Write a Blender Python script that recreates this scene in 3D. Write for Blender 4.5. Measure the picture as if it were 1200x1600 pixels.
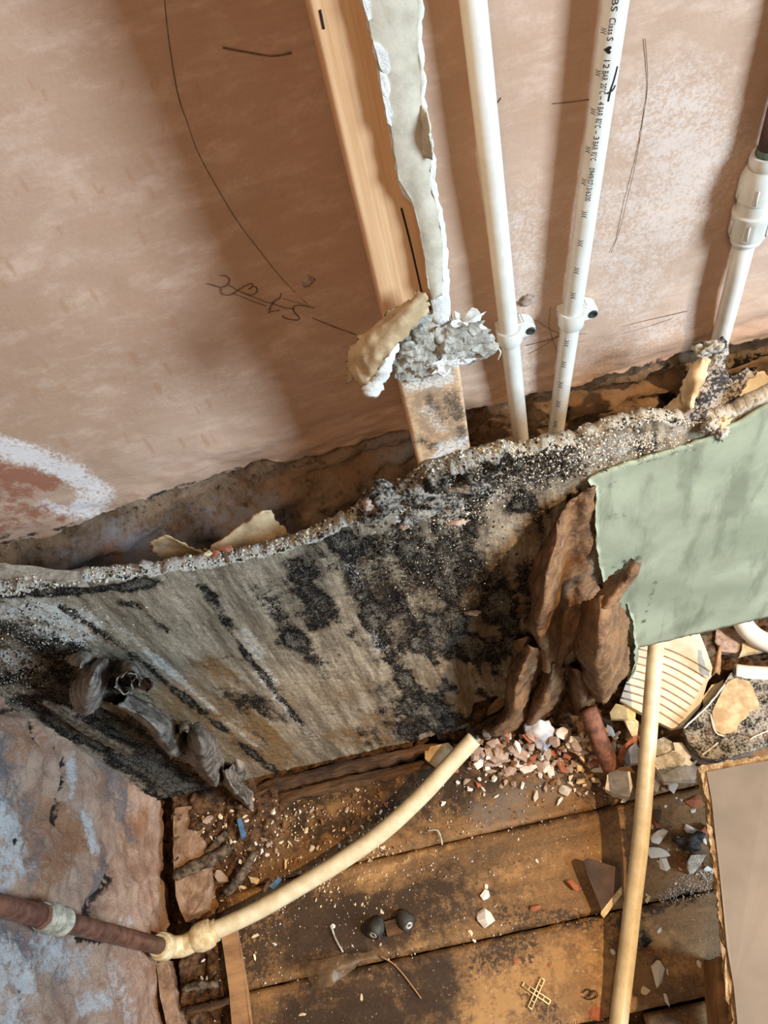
import bpy, bmesh, math, random
import numpy as np
from mathutils import Vector, Matrix, noise as MN

random.seed(7); np.random.seed(7)
SC = bpy.context.scene
for o in list(bpy.data.objects): bpy.data.objects.remove(o)
COL = SC.collection

# ------------------------------------------------------------------ camera
FPX = 1200.0
cx = Vector((1, .25, .054)).normalized()
nad = Vector((265, -800, -FPX)).normalized()
up = -nad
up = (up - cx*up.dot(cx)).normalized()
cy = up.cross(cx)
CAMH = 1.05
# columns of the camera matrix are the camera axes in world space
Rm = Matrix(((cx.x, cx.y, cx.z), (cy.x, cy.y, cy.z), (up.x, up.y, up.z)))
cam = bpy.data.cameras.new('camera'); cam_o = bpy.data.objects.new('camera', cam); COL.objects.link(cam_o)
cam.sensor_fit = 'VERTICAL'; cam.sensor_height = 24.0; cam.lens = 24.0*FPX/1600.0
cam.clip_start = .01; cam.clip_end = 50
cam_o.matrix_world = Matrix.Translation((0, 0, CAMH)) @ Rm.to_4x4()
SC.camera = cam_o

# ------------------------------------------------------------------ world, lights, exposure
W = bpy.data.worlds.new('world'); SC.world = W; W.use_nodes = True
W.node_tree.nodes['Background'].inputs[0].default_value = (1.0, .90, .80, 1)
W.node_tree.nodes['Background'].inputs[1].default_value = .16
SC.view_settings.view_transform = 'Standard'; SC.view_settings.look = 'None'
SC.view_settings.gamma = 1; SC.view_settings.use_curve_mapping = False
SC.view_settings.exposure = -0.12
def light(name, kind, loc, target, energy, color, **kw):
    l = bpy.data.lights.new(name, kind); l.energy = energy; l.color = color
    for k, v in kw.items(): setattr(l, k, v)
    o = bpy.data.objects.new(name, l); COL.objects.link(o); o.location = loc
    o.rotation_euler = (Vector(target)-Vector(loc)).to_track_quat('-Z', 'Y').to_euler()
    return o
# daylight of the window on the right
light('window_daylight', 'AREA', (1.55, -.75, 1.2), (0.05, .45, .62), 100, (.60, .80, 1.0), shape='RECTANGLE', size=.5, size_y=.8)
# low sun falling through the same window onto the floor
light('sunbeam', 'SPOT', (1.47, -.42, 2.1), (.15, .17, 0), 370, (1.0, .70, .40), spot_size=math.radians(27), spot_blend=.5, shadow_soft_size=.02)
# added soft warm fill from above and behind the camera
light('warm_fill', 'AREA', (-.4, -1.0, 2.3), (0, .4, .4), 17, (1.0, .70, .45), shape='DISK', size=.6)

def at(px, py, y=None, z=None, x=None):
    r = Rm @ Vector(((px-600)/FPX, (800-py)/FPX, -1))
    if y is not None: t = y/r.y
    elif z is not None: t = (z-CAMH)/r.z
    else: t = x/r.x
    return Vector((0, 0, CAMH)) + r*t
D = .47          # plaster face of the back wall
YB = .365        # front of the mouldy plasterboard
XL = -.455       # left return wall

# ------------------------------------------------------------------ materials
def srgb(c):
    if isinstance(c, str): c = [int(c[i:i+2], 16) for i in (0, 2, 4)]
    return tuple(((v/255)/12.92 if v/255 <= .04045 else ((v/255+.055)/1.055)**2.4) for v in c)+(1,)
class NT:
    def __init__(s, name):
        s.m = bpy.data.materials.new(name); s.m.use_nodes = True
        s.t = s.m.node_tree; s.b = s.t.nodes['Principled BSDF']
        tc = s.t.nodes.new('ShaderNodeTexCoord'); s.co = tc.outputs['Object']
    def n(s, k, **kw):
        nd = s.t.nodes.new('ShaderNode'+k)
        for a, v in kw.items(): setattr(nd, a, v)
        return nd
    def link(s, a, b): s.t.links.new(a, b)
    def put(s, sock, v):
        if hasattr(v, 'is_output'): s.link(v, sock)
        else: sock.default_value = v
    def coord(s, scale=(1, 1, 1)):
        mp = s.n('Mapping'); s.link(s.co, mp.inputs[0]); mp.inputs['Scale'].default_value = scale
        return mp.outputs[0]
    def noise(s, scale, detail=4, rough=.6, dist=0, stretch=None):
        nd = s.n('TexNoise'); nd.inputs['Scale'].default_value = scale; nd.inputs['Detail'].default_value = detail
        nd.inputs['Roughness'].default_value = rough; nd.inputs['Distortion'].default_value = dist
        s.link(s.coord(stretch) if stretch else s.co, nd.inputs['Vector'])
        return nd.outputs['Fac']
    def attr(s, name):
        nd = s.n('Attribute', attribute_name=name); return nd.outputs['Fac']
    def math(s, op, a, b=0.0):
        nd = s.n('Math', operation=op); s.put(nd.inputs[0], a); s.put(nd.inputs[1], b); return nd.outputs[0]
    def rng(s, v, a, b, c=0.0, d=1.0):
        nd = s.n('MapRange'); nd.interpolation_type = 'SMOOTHSTEP'; s.put(nd.inputs[0], v)
        for i, q in enumerate((a, b, c, d)): nd.inputs[i+1].default_value = q
        return nd.outputs[0]
    def mix(s, f, a, b):
        nd = s.n('Mix', data_type='RGBA'); s.put(nd.inputs[0], f); s.put(nd.inputs[6], a); s.put(nd.inputs[7], b)
        return nd.outputs[2]
    def done(s, col, rough=.7, bump=None, bstr=.3, bdist=.002, spec=.3):
        s.put(s.b.inputs['Base Color'], col); s.put(s.b.inputs['Roughness'], rough)
        s.b.inputs['Specular IOR Level'].default_value = spec
        if bump is not None:
            bn = s.n('Bump'); bn.inputs['Strength'].default_value = bstr; bn.inputs['Distance'].default_value = bdist
            s.link(bump, bn.inputs['Height']); s.link(bn.outputs[0], s.b.inputs['Normal'])
        return s.m
    def layer(s, col, attr, c, ns, amp=1.0, lo=.40, hi=.58, detail=5, stretch=None, dist=0, op=1.0):
        """lay colour c where the field, broken up by a fine and a coarse grain, passes a threshold"""
        f = s.rng(s.noise(ns, detail, .75, dist, stretch), .32, .68); g = s.rng(s.noise(ns*.16, 8, .8, .5, stretch), .32, .68)
        m = s.math('ADD', s.math('MULTIPLY', f, .95*amp), s.math('MULTIPLY', g, .8))
        v = s.math('MULTIPLY', s.attr(attr), s.math('ADD', m, .15))
        k = s.rng(v, lo, hi)
        return s.mix(s.math('MULTIPLY', k, op) if op != 1 else k, col, c)
def simple(name, c1, c2, scale=20, rough=.7, bstr=.3, bdist=.001, bscale=None, stretch=None, spec=.3, lo=.35, hi=.65, detail=5, dist=0):
    t = NT(name); f = t.noise(scale, detail, .65, dist, stretch)
    return t.done(t.mix(t.rng(f, lo, hi), srgb(c1), srgb(c2)), rough, t.noise(bscale or scale*3, 6, .7, 0, stretch), bstr, bdist, spec)

# ------------------------------------------------------------------ mesh helpers
def mesh_obj(name, verts, faces, mat, parent=None, smooth=True, attrs=None):
    me = bpy.data.meshes.new(name); me.from_pydata([tuple(v) for v in verts], [], faces); me.update()
    if smooth: me.polygons.foreach_set('use_smooth', [True]*len(me.polygons))
    if mat: me.materials.append(mat)
    if attrs:
        for k, a in attrs.items():
            at_ = me.attributes.new(k, 'FLOAT', 'POINT'); at_.data.foreach_set('value', np.asarray(a, dtype=np.float32))
    o = bpy.data.objects.new(name, me); COL.objects.link(o)
    if parent: o.parent = parent
    return o
def tag(o, label, cat, group=None):
    o['label'] = label; o['category'] = cat
    if group: o['group'] = group
    return o
def thing(name, label, cat, group=None):
    return tag(empty(name), label, cat, group)
def empty(name):
    o = bpy.data.objects.new(name, None); COL.objects.link(o); o.empty_display_size = .02; return o
def struct(o): o['kind'] = 'structure'; return o
def fbm(x, y, z, s, octv=4):
    return MN.fractal(Vector((x*s, y*s, z*s)), 1.0, 2.0, octv)
def strokes(P2, items, mapper):
    """field over surface points P2 (n,2): each item = (pixel polyline, radius in metres, weight)"""
    f = np.zeros(len(P2))
    for pts, r, w in items:
        q = [np.array(mapper(*p)) for p in pts]
        if len(q) == 1: q = q*2
        d2 = np.full(len(P2), 1e9)
        for a, b in zip(q[:-1], q[1:]):
            ab = b-a; L = max(ab@ab, 1e-12)
            t = np.clip(((P2-a)@ab)/L, 0, 1)
            dd = P2-(a+t[:, None]*ab); d2 = np.minimum(d2, (dd**2).sum(1))
        g = w*np.exp(-d2/(r*r))
        f = np.where(np.abs(g) > np.abs(f), g, f) if w > 0 else f+g
    return f
def grid_faces(nu, nv, off=0, flip=False):
    F = []
    for j in range(nv-1):
        for i in range(nu-1):
            a = off+j*nu+i; q = (a, a+1, a+nu+1, a+nu)
            F.append(q[::-1] if flip else q)
    return F
def crom(p, t):
    """Catmull-Rom through the points p (k,3) at parameter t in [0, k-1]"""
    k = len(p); i = int(min(max(math.floor(t), 0), k-2)); f = t-i
    p1 = p[i]; p2 = p[i+1]
    p0 = p[i-1] if i > 0 else 2*p1-p2
    p3 = p[i+2] if i+2 < k else 2*p2-p1
    return .5*((2*p1)+(-p0+p2)*f+(2*p0-5*p1+4*p2-p3)*f*f+(-p0+3*p1-3*p2+p3)*f**3)
def sheet(name, rows, mat, parent, thick=.0008, res=7, rag=.002, wr=.0012, ws=60, attrs=None, seed=0, cr=0, cs=28):
    """a smooth solid sheet through a net of 3D points, with wrinkles and ragged rims"""
    nr = len(rows); R = []
    nc = max(len(r) for r in rows)
    for r in rows:
        a = np.array([tuple(p) for p in r], float)
        R.append(np.array([crom(a, t) for t in np.linspace(0, len(a)-1, (nc-1)*res+1)]))
    R = np.array(R); nu = R.shape[1]; nv = (nr-1)*res+1
    G = np.zeros((nv, nu, 3))
    for i in range(nu):
        for j, t in enumerate(np.linspace(0, nr-1, nv)): G[j, i] = crom(R[:, i], t)
    du = np.gradient(G, axis=1); dv = np.gradient(G, axis=0)
    N = np.cross(du, dv); N /= np.maximum(np.linalg.norm(N, axis=2, keepdims=True), 1e-9)
    for j in range(nv):
        for i in range(nu):
            p = G[j, i]; s = seed*3.1
            w = fbm(p[0]+s, p[1], p[2], ws, 3)*wr
            if cr: w += cr*(.35-abs(fbm(p[0]*1.5+s, p[1]+.1*s, p[2]*.7, cs, 3)))+cr*.22*(.3-abs(fbm(p[0]+s, p[1], p[2]+s, cs*2.7, 2)))
            G[j, i] = p+N[j, i]*w
            ed = min(i, nu-1-i, j, nv-1-j)
            if ed == 0 and rag:
                v = Vector((p[0]*240+s, p[1]*240, p[2]*240))
                G[j, i] += np.array(MN.noise_vector(v))*rag
    F1 = G+N*thick/2; F2 = G-N*thick/2
    V = list(F1.reshape(-1, 3))+list(F2.reshape(-1, 3)); n = nu*nv
    F = grid_faces(nu, nv)+grid_faces(nu, nv, n, True)
    rim = [i for i in range(nu)]+[j*nu+nu-1 for j in range(1, nv)]+[(nv-1)*nu+i for i in range(nu-2, -1, -1)]+[j*nu for j in range(nv-2, 0, -1)]
    for a, b in zip(rim, rim[1:]+rim[:1]): F.append((b, a, a+n, b+n))
    return mesh_obj(name, V, F, mat, parent)
def pnet(rows, base=YB):
    """net of (px, py, distance in front of the plane y = base) to 3D points"""
    return [[at(p[0], p[1], y=base-p[2]) for p in r] for r in rows]
def path(pts, n=8):
    a = np.array([tuple(p) for p in pts], float)
    return [Vector(crom(a, t)) for t in np.linspace(0, len(a)-1, (len(a)-1)*n+1)]
def tube(name, pts, rad, mat, parent=None, seg=20, hollow=0, jitter=0):
    """tube along the points; rad a number or one per point; hollow gives open ends with that bore"""
    V = []; F = []; n = len(pts)
    rads = rad if hasattr(rad, '__len__') else [rad]*n
    ref = None; rings = []
    def ring(p, tdir, r):
        nonlocal ref
        if ref is None:
            ref = Vector((0, 0, 1)) if abs(tdir.z) < .9 else Vector((1, 0, 0))
        u = (ref-tdir*ref.dot(tdir)).normalized(); ref = u; v = tdir.cross(u)
        b = len(V)
        for k in range(seg):
            a = 2*math.pi*k/seg; q = p+(u*math.cos(a)+v*math.sin(a))*r
            if jitter: q = q+Vector(MN.noise_vector(q*330))*jitter*.6+Vector(MN.noise_vector(q*900))*jitter*.3
            V.append(q)
        return b
    for i, p in enumerate(pts):
        tdir = (pts[min(i+1, n-1)]-pts[max(i-1, 0)]).normalized()
        rings.append(ring(p, tdir, rads[i]))
    t0 = (pts[1]-pts[0]).normalized(); t1 = (pts[-1]-pts[-2]).normalized()
    if hollow:
        rings.append(ring(pts[-1], t1, hollow)); rings.append(ring(pts[-1]-t1*.015, t1, hollow))
        i0 = ring(pts[0]+t0*.015, t0, hollow); i1 = ring(pts[0], t0, hollow); rings = [i0, i1]+rings
    for a, b in zip(rings[:-1], rings[1:]):
        for k in range(seg):
            k2 = (k+1) % seg; F.append((a+k, a+k2, b+k2, b+k))
    F.append(tuple(rings[0]+k for k in range(seg))[::-1]); F.append(tuple(rings[-1]+k for k in range(seg)))
    return mesh_obj(name, V, F, mat, parent)
def lathe(name, p0, axis, prof, mat, parent=None, seg=28, facets=None):
    """profile [(distance along axis, radius)] turned round the axis"""
    axis = Vector(axis).normalized(); ref = Vector((0, 1, 0)) if abs(axis.y) < .9 else Vector((1, 0, 0))
    u = (ref-axis*ref.dot(axis)).normalized(); v = axis.cross(u); V = []; F = []
    for i, (h, r) in enumerate(prof):
        for k in range(seg):
            a = 2*math.pi*k/seg; rr = r*(1-(.05 if facets and facets[0] <= i <= facets[1] and k % 3 == 0 else 0))
            V.append(Vector(p0)+axis*h+(u*math.cos(a)+v*math.sin(a))*rr)
    for i in range(len(prof)-1):
        for k in range(seg):
            k2 = (k+1) % seg; F.append((i*seg+k, i*seg+k2, (i+1)*seg+k2, (i+1)*seg+k))
    F.append(tuple(range(seg))[::-1]); F.append(tuple((len(prof)-1)*seg+k for k in range(seg)))
    o = mesh_obj(name, V, F, mat, parent)
    es = o.modifiers.new('edges', 'EDGE_SPLIT'); es.split_angle = math.radians(38)
    return o
def prism(name, pts, n, thick, mat, parent=None, rough=0, ns=120, bevel=0, sub=0):
    """closed polygon of 3D points pushed along n by thick; rough pushes the vertices about"""
    n = Vector(n).normalized(); bm = bmesh.new()
    P = [Vector(p) for p in pts]
    if sub:
        Q = []
        for a, b in zip(P, P[1:]+P[:1]):
            k = max(1, int((b-a).length/sub)); Q += [a.lerp(b, i/k) for i in range(k)]
        P = Q
    def j(p): return p+Vector(MN.noise_vector(p*ns))*rough if rough else p
    a = [bm.verts.new(j(p)) for p in P]; b = [bm.verts.new(j(p+n*thick)) for p in P]
    bm.faces.new(a[::-1]); bm.faces.new(b)
    for i in range(len(P)): k = (i+1) % len(P); bm.faces.new((a[i], a[k], b[k], b[i]))
    bmesh.ops.recalc_face_normals(bm, faces=bm.faces)
    if bevel: bmesh.ops.bevel(bm, geom=list(bm.edges), offset=bevel, segments=2, affect='EDGES', clamp_overlap=True)
    me = bpy.data.meshes.new(name); bm.to_mesh(me); bm.free(); me.materials.append(mat)
    o = bpy.data.objects.new(name, me); COL.objects.link(o)
    if parent: o.parent = parent
    return o
def join_tris(name, verts, faces, mat, parent=None): return mesh_obj(name, verts, faces, mat, parent, smooth=False)

# ================================================================== MATERIALS
def m_wall():
    t = NT('pink_plaster')
    big = t.noise(5, 3, .6, .4); mid = t.noise(26, 5, .7, 0, (1, 1, 2.2)); tro = t.noise(60, 4, .7, 0, (.25, 1, 3))
    c = t.mix(t.rng(big, .3, .7), srgb((174, 140, 114)), srgb((188, 156, 132)))
    c = t.mix(t.math('MULTIPLY', t.rng(mid, .45, .75), .5), c, srgb((214, 184, 162)))
    c = t.mix(t.math('MULTIPLY', t.rng(tro, .5, .8), .25), c, srgb((168, 124, 94)))
    c = t.layer(c, 'white', srgb((232, 224, 218)), 260, 1.2, .25, .8, op=.85)
    c = t.layer(c, 'rust', srgb((150, 92, 68)), 120, .8, .25, .7, op=.85)
    c = t.layer(c, 'pale', srgb((216, 198, 184)), 380, 1.2, .25, 1.0, op=.6)
    c = t.layer(c, 'dark', srgb((62, 54, 50)), 70, 1.0, .4, .7)
    c = t.mix(t.math('MULTIPLY', t.rng(t.attr('spot'), .3, .6), .6), c, srgb((172, 132, 102)))
    c = t.mix(t.math('MULTIPLY', t.rng(t.noise(420, 6, .8), .52, .72), .22), c, srgb((150, 108, 80)))
    b = t.math('ADD', t.math('MULTIPLY', tro, .6), t.math('MULTIPLY', t.noise(240, 4, .7), .5))
    return t.done(c, .72, b, .4, .0014, .25)
def m_masonry():
    t = NT('damp_masonry')
    f = t.noise(30, 6, .7, .3); g = t.noise(110, 5, .7)
    c = t.mix(t.rng(f, .3, .7), srgb((112, 92, 72)), srgb((170, 144, 116)))
    c = t.mix(t.rng(g, .5, .7), c, srgb((76, 60, 46)))
    c = t.layer(c, 'grey', srgb((158, 158, 164)), 120, .8, .25, .8, op=.85)
    c = t.layer(c, 'rust', srgb((148, 114, 82)), 120, .9, .25, .8, op=.85)
    c = t.layer(c, 'pink', srgb((176, 136, 112)), 50, .9, .25, .8, op=.85)
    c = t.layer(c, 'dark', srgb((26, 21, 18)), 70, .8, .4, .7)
    return t.done(c, .9, t.noise(180, 6, .75), .8, .004, .15)
def m_leftwall():
    t = NT('old_render')
    f = t.noise(14, 6, .7, .5); g = t.noise(60, 6, .75, .3); h = t.noise(22, 5, .7, .8)
    c = t.mix(t.rng(f, .36, .64), srgb((164, 122, 98)), srgb((204, 170, 146)))
    c = t.mix(t.math('MULTIPLY', t.rng(t.noise(180, 8, .8, .3), .5, .68), .4), c, srgb((140, 104, 82)))
    c = t.mix(t.math('MULTIPLY', t.rng(g, .52, .72), .7), c, srgb((206, 176, 152)))
    c = t.mix(t.math('MULTIPLY', t.rng(h, .6, .75), .5), c, srgb((150, 142, 138)))
    c = t.layer(c, 'orange', srgb((170, 118, 80)), 90, .9, .25, .75, op=.8)
    c = t.layer(c, 'grey', srgb((112, 112, 116)), 120, 1.1, .3, .9, op=.75)
    c = t.layer(c, 'white', srgb((216, 212, 208)), 110, 1.0, .25, .8, op=.85)
    c = t.layer(c, 'dark', srgb((52, 40, 34)), 90, .9, .4, .65)
    return t.done(c, .85, t.math('ADD', t.noise(60, 8, .8, .4), t.noise(260, 6, .75)), 1.0, .005, .2)
def m_board():
    t = NT('mouldy_gypsum_core')
    st = t.noise(60, 8, .75, .2, (1, 1, .10)); st2 = t.noise(240, 6, .75, .2, (1, 1, .05)); bl = t.noise(12, 6, .7, .5); gr = t.noise(620, 5, .75); gr2 = t.noise(900, 4, .7)
    c = t.mix(t.rng(st, .34, .66), srgb((124, 107, 86)), srgb((212, 194, 166)))
    c = t.mix(t.math('MULTIPLY', t.rng(st2, .48, .68), .6), c, srgb((92, 80, 66)))
    c = t.mix(t.math('MULTIPLY', t.rng(bl, .45, .7), .5), c, srgb((136, 116, 90)))
    c = t.mix(t.math('MULTIPLY', t.rng(gr, .5, .66), .55), c, srgb((74, 63, 52)))
    c = t.mix(t.math('MULTIPLY', t.rng(gr2, .58, .7), .45), c, srgb((206, 198, 184)))
    c = t.layer(c, 'brown', srgb((142, 106, 62)), 90, .9, .15, .9, stretch=(1, 1, .3), op=.85)
    c = t.layer(c, 'dark', srgb((52, 42, 33)), 190, 1.0, .14, .80, detail=8, op=.92)
    c = t.layer(c, 'white', srgb((222, 216, 205)), 620, 1.5, .42, .9)
    c = t.layer(c, 'dark', srgb((17, 14, 12)), 560, 1.5, .46, .74, detail=6)
    c = t.layer(c, 'dark', srgb((170, 158, 140)), 900, 1.6, 1.22, 1.4, detail=3, op=.6)
    c = t.layer(c, 'rim', srgb((226, 218, 202)), 300, 1.2, .35, .75)
    c = t.layer(c, 'rust', srgb((150, 92, 48)), 160, 1.0, .3, .8, op=.9)
    v = t.math('ADD', t.attr('rim'), t.math('MULTIPLY', t.math('SUBTRACT', t.noise(300, 6, .75), .5), 2.4))
    c = t.mix(t.rng(v, 1.05, 1.25), c, srgb((50, 40, 32)))
    b = t.math('ADD', t.noise(520, 6, .8), t.math('MULTIPLY', t.noise(140, 6, .75), 1.2))
    return t.done(c, .9, b, 1.0, .0042, .15)
def m_green():
    t = NT('green_board_paper')
    a = t.noise(9, 5, .6, .3); st = t.noise(34, 5, .6, .2, (1, 1, .25)); g = t.noise(500, 3, .6)
    c = t.mix(t.rng(a, .3, .7), srgb((124, 132, 112)), srgb((154, 162, 140)))
    c = t.mix(t.math('MULTIPLY', t.rng(st, .46, .66), .6), c, srgb((90, 96, 80)))
    c = t.mix(t.math('MULTIPLY', t.rng(g, .55, .75), .3), c, srgb((120, 130, 112)))
    c = t.layer(c, 'dark', srgb((66, 66, 56)), 120, 1.0, .45, .9)
    return t.done(c, .6, g, .1, .0005, .35)
def m_paper_brown():
    t = NT('wet_brown_paper')
    a = t.noise(26, 6, .7, .7); b = t.noise(90, 5, .7, .3)
    c = t.mix(t.rng(a, .3, .7), srgb((74, 50, 30)), srgb((136, 100, 66)))
    c = t.mix(t.math('MULTIPLY', t.rng(b, .5, .75), .5), c, srgb((172, 142, 110)))
    c = t.mix(t.math('MULTIPLY', t.rng(t.noise(40, 3, .6, 1.0), .62, .75), .7), c, srgb((46, 32, 22)))
    return t.done(c, .5, t.math('ADD', a, t.noise(150, 6, .75, .8)), .7, .004, .45)
def m_floor():
    t = NT('wet_floorboard')
    g = t.noise(30, 6, .6, .5, (.12, 1, 1)); g2 = t.noise(110, 5, .6, .3, (.06, 1, 1)); a = t.noise(11, 6, .75, .4); d = t.noise(240, 4, .7)
    c = t.mix(t.rng(g, .3, .7), srgb((104, 76, 46)), srgb((138, 102, 62)))
    c = t.mix(t.math('MULTIPLY', t.rng(g2, .45, .7), .5), c, srgb((84, 60, 36)))
    c = t.mix(t.math('MULTIPLY', t.rng(a, .46, .64), .75), c, srgb((62, 43, 26)))
    c = t.mix(t.math('MULTIPLY', t.rng(t.noise(120, 8, .85, .5), .5, .66), .7), c, srgb((50, 35, 22)))
    c = t.mix(t.math('MULTIPLY', t.rng(t.noise(300, 6, .8), .5, .65), .4), c, srgb((150, 116, 74)))
    c = t.layer(c, 'pale', srgb((160, 122, 76)), 60, .8, .4, .8, op=.8)
    c = t.layer(c, 'wet', srgb((38, 25, 15)), 40, .75, .25, .75, op=.9)
    c = t.layer(c, 'grey', srgb((104, 92, 80)), 40, .8, .2, .8, op=.75)
    c = t.layer(c, 'dirt', srgb((60, 44, 30)), 200, 1.1, .4, .6)
    c = t.mix(t.math('MULTIPLY', t.rng(d, .66, .7), .7), c, srgb((196, 172, 140)))
    return t.done(c, .6, t.math('ADD', g2, t.noise(200, 5, .7)), .35, .0015, .35)
MW = m_wall(); MM = m_masonry(); ML = m_leftwall(); MB = m_board(); MG = m_green(); MP = m_paper_brown(); MF = m_floor()
M = {}
M['brick'] = simple('old_brick', (88, 72, 56), (140, 112, 84), 40, .9, .7, .002)
M['stud'] = simple('pine', (206, 150, 96), (232, 184, 130), 46, .55, .15, .0006, 120, (1, 1, .05), lo=.3, hi=.7)
M['plastic'] = simple('white_pipe_plastic', (206, 200, 186), (218, 213, 202), 40, .32, .05, .0003, spec=.5)
M['cream_plastic'] = simple('aged_cream_plastic', (184, 168, 134), (202, 188, 156), 60, .4, .08, .0003, spec=.45)
M['fitting'] = simple('white_fitting_plastic', (206, 201, 186), (218, 213, 200), 50, .3, .03, .0003, spec=.5)
M['elbow'] = simple('stained_fitting_plastic', (168, 144, 104), (206, 188, 150), 80, .5, .15, .0005, spec=.4)
M['copper'] = simple('dull_copper', (74, 46, 36), (112, 74, 58), 60, .45, .15, .0005, spec=.6)
M['rust'] = simple('rusty_steel', (78, 48, 36), (120, 78, 58), 90, .8, .5, .001)
M['brass'] = simple('plated_fitting', (128, 120, 100), (188, 180, 158), 70, .4, .2, .0006, spec=.6)
M['kraft'] = simple('kraft_board_paper', (160, 132, 96), (198, 172, 134), 60, .8, .3, .001)
M['greypaper'] = simple('grey_board_paper', (176, 164, 142), (198, 186, 164), 70, .8, .3, .001)
M['gyp'] = simple('gypsum', (214, 210, 200), (240, 236, 228), 90, .9, .7, .0025)
M['gypgrey'] = simple('dusty_gypsum', (160, 150, 132), (222, 213, 196), 90, .9, 1.0, .004, 330, detail=8)
M['curl'] = simple('dark_peeled_paper', (58, 53, 48), (138, 127, 114), 60, .55, .5, .002, 110, dist=.6, spec=.45)
M['chip'] = simple('plaster_chip', (184, 175, 162), (222, 214, 202), 120, .85, .4, .001)
M['creamchip'] = simple('cream_chip', (190, 168, 128), (218, 198, 160), 120, .8, .3, .001)
M['brickchip'] = simple('brick_chip', (136, 78, 54), (170, 104, 74), 120, .9, .5, .001)
M['pinkchip'] = simple('pink_render_chip', (132, 108, 92), (176, 152, 134), 120, .9, .5, .001)
M['brownchip'] = simple('wood_crumb', (96, 66, 42), (140, 100, 64), 120, .9, .5, .001)
M['darktile'] = simple('dark_tile_glaze', (58, 42, 34), (76, 56, 46), 50, .5, .1, .0004)
M['tile'] = simple('ribbed_tile_back', (200, 186, 162), (216, 204, 184), 70, .75, .2, .0008)
M['tileedge'] = simple('tile_biscuit', (206, 166, 108), (224, 188, 132), 90, .8, .3, .001)
M['groove'] = simple('tile_groove', (140, 112, 84), (168, 138, 106), 90, .9, .3, .001)
M['slate'] = simple('grey_glazed_shard', (88, 92, 104), (112, 116, 126), 60, .5, .2, .0006)
M['panel'] = simple('tan_panel_face', (108, 95, 82), (122, 108, 93), 14, .45, .06, .0004, spec=.4)
def m_panel():
    t = NT('tan_panel_face'); c = t.mix(t.rng(t.noise(9, 4, .6), .35, .65), srgb((106, 93, 80)), srgb((120, 106, 91)))
    sm = t.math('MULTIPLY', t.rng(t.noise(26, 3, .6, .3, (1, .45, 1)), .58, .70), t.rng(t.noise(160, 5, .75, 0, (1, .3, 1)), .42, .62))
    c = t.mix(t.math('MULTIPLY', sm, .6), c, srgb((128, 84, 54)))
    return t.done(c, .5, t.noise(60, 4, .6), .06, .0004, .4)
M['panel'] = m_panel()
M['fibre'] = simple('torn_fibreboard', (150, 116, 80), (198, 166, 124), 130, .9, 1.0, .004, 300)
M['char'] = simple('rotten_wood', (44, 36, 28), (110, 92, 72), 120, .85, .9, .002, 200, (1, 1, 1))
M['lath'] = simple('lath_wood', (118, 86, 56), (156, 118, 80), 40, .7, .3, .001, 120, (.2, 1, 1))
M['rottimber'] = simple('rotten_plate_timber', (40, 27, 17), (100, 70, 42), 60, .85, 1.0, .005, 140, (.12, 1, 1), detail=8)
M['earth'] = simple('rubble_earth', (52, 35, 22), (118, 84, 54), 110, .95, 1.0, .006, 240, detail=8)
M['black'] = simple('black_ink', (26, 24, 24), (40, 38, 36), 60, .6, 0, .0001)
M['pencil'] = simple('pencil_line', (84, 66, 54), (120, 96, 78), 160, .8, 0, .0001)
M['rubber'] = simple('black_rubber', (34, 32, 30), (62, 58, 54), 80, .6, .3, .001)
M['steel'] = simple('screw_steel', (130, 124, 112), (190, 184, 170), 160, .35, .2, .0005, spec=.6)
M['blue'] = simple('blue_plastic', (58, 92, 128), (84, 116, 148), 90, .5, .1, .0005)
M['filmy'] = simple('dusty_film', (96, 76, 54), (132, 108, 78), 60, .4, .4, .001, spec=.5)
M['filmy'].node_tree.nodes['Principled BSDF'].inputs['Alpha'].default_value = .34
M['foil'] = simple('pale_torn_wrap', (140, 144, 152), (196, 190, 184), 50, .5, .4, .002)
M['spacer'] = simple('tan_spacer_plastic', (206, 176, 124), (222, 196, 148), 80, .5, .1, .0004)

# ================================================================== STRUCTURE
def wmap(px, py): v = at(px, py, y=D); return (v.x, v.z)
def smooth(a, b, x): t = min(max((x-a)/(b-a), 0), 1); return t*t*(3-2*t)
def interp(x, xs, ys): return float(np.interp(x, xs, ys))

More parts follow.
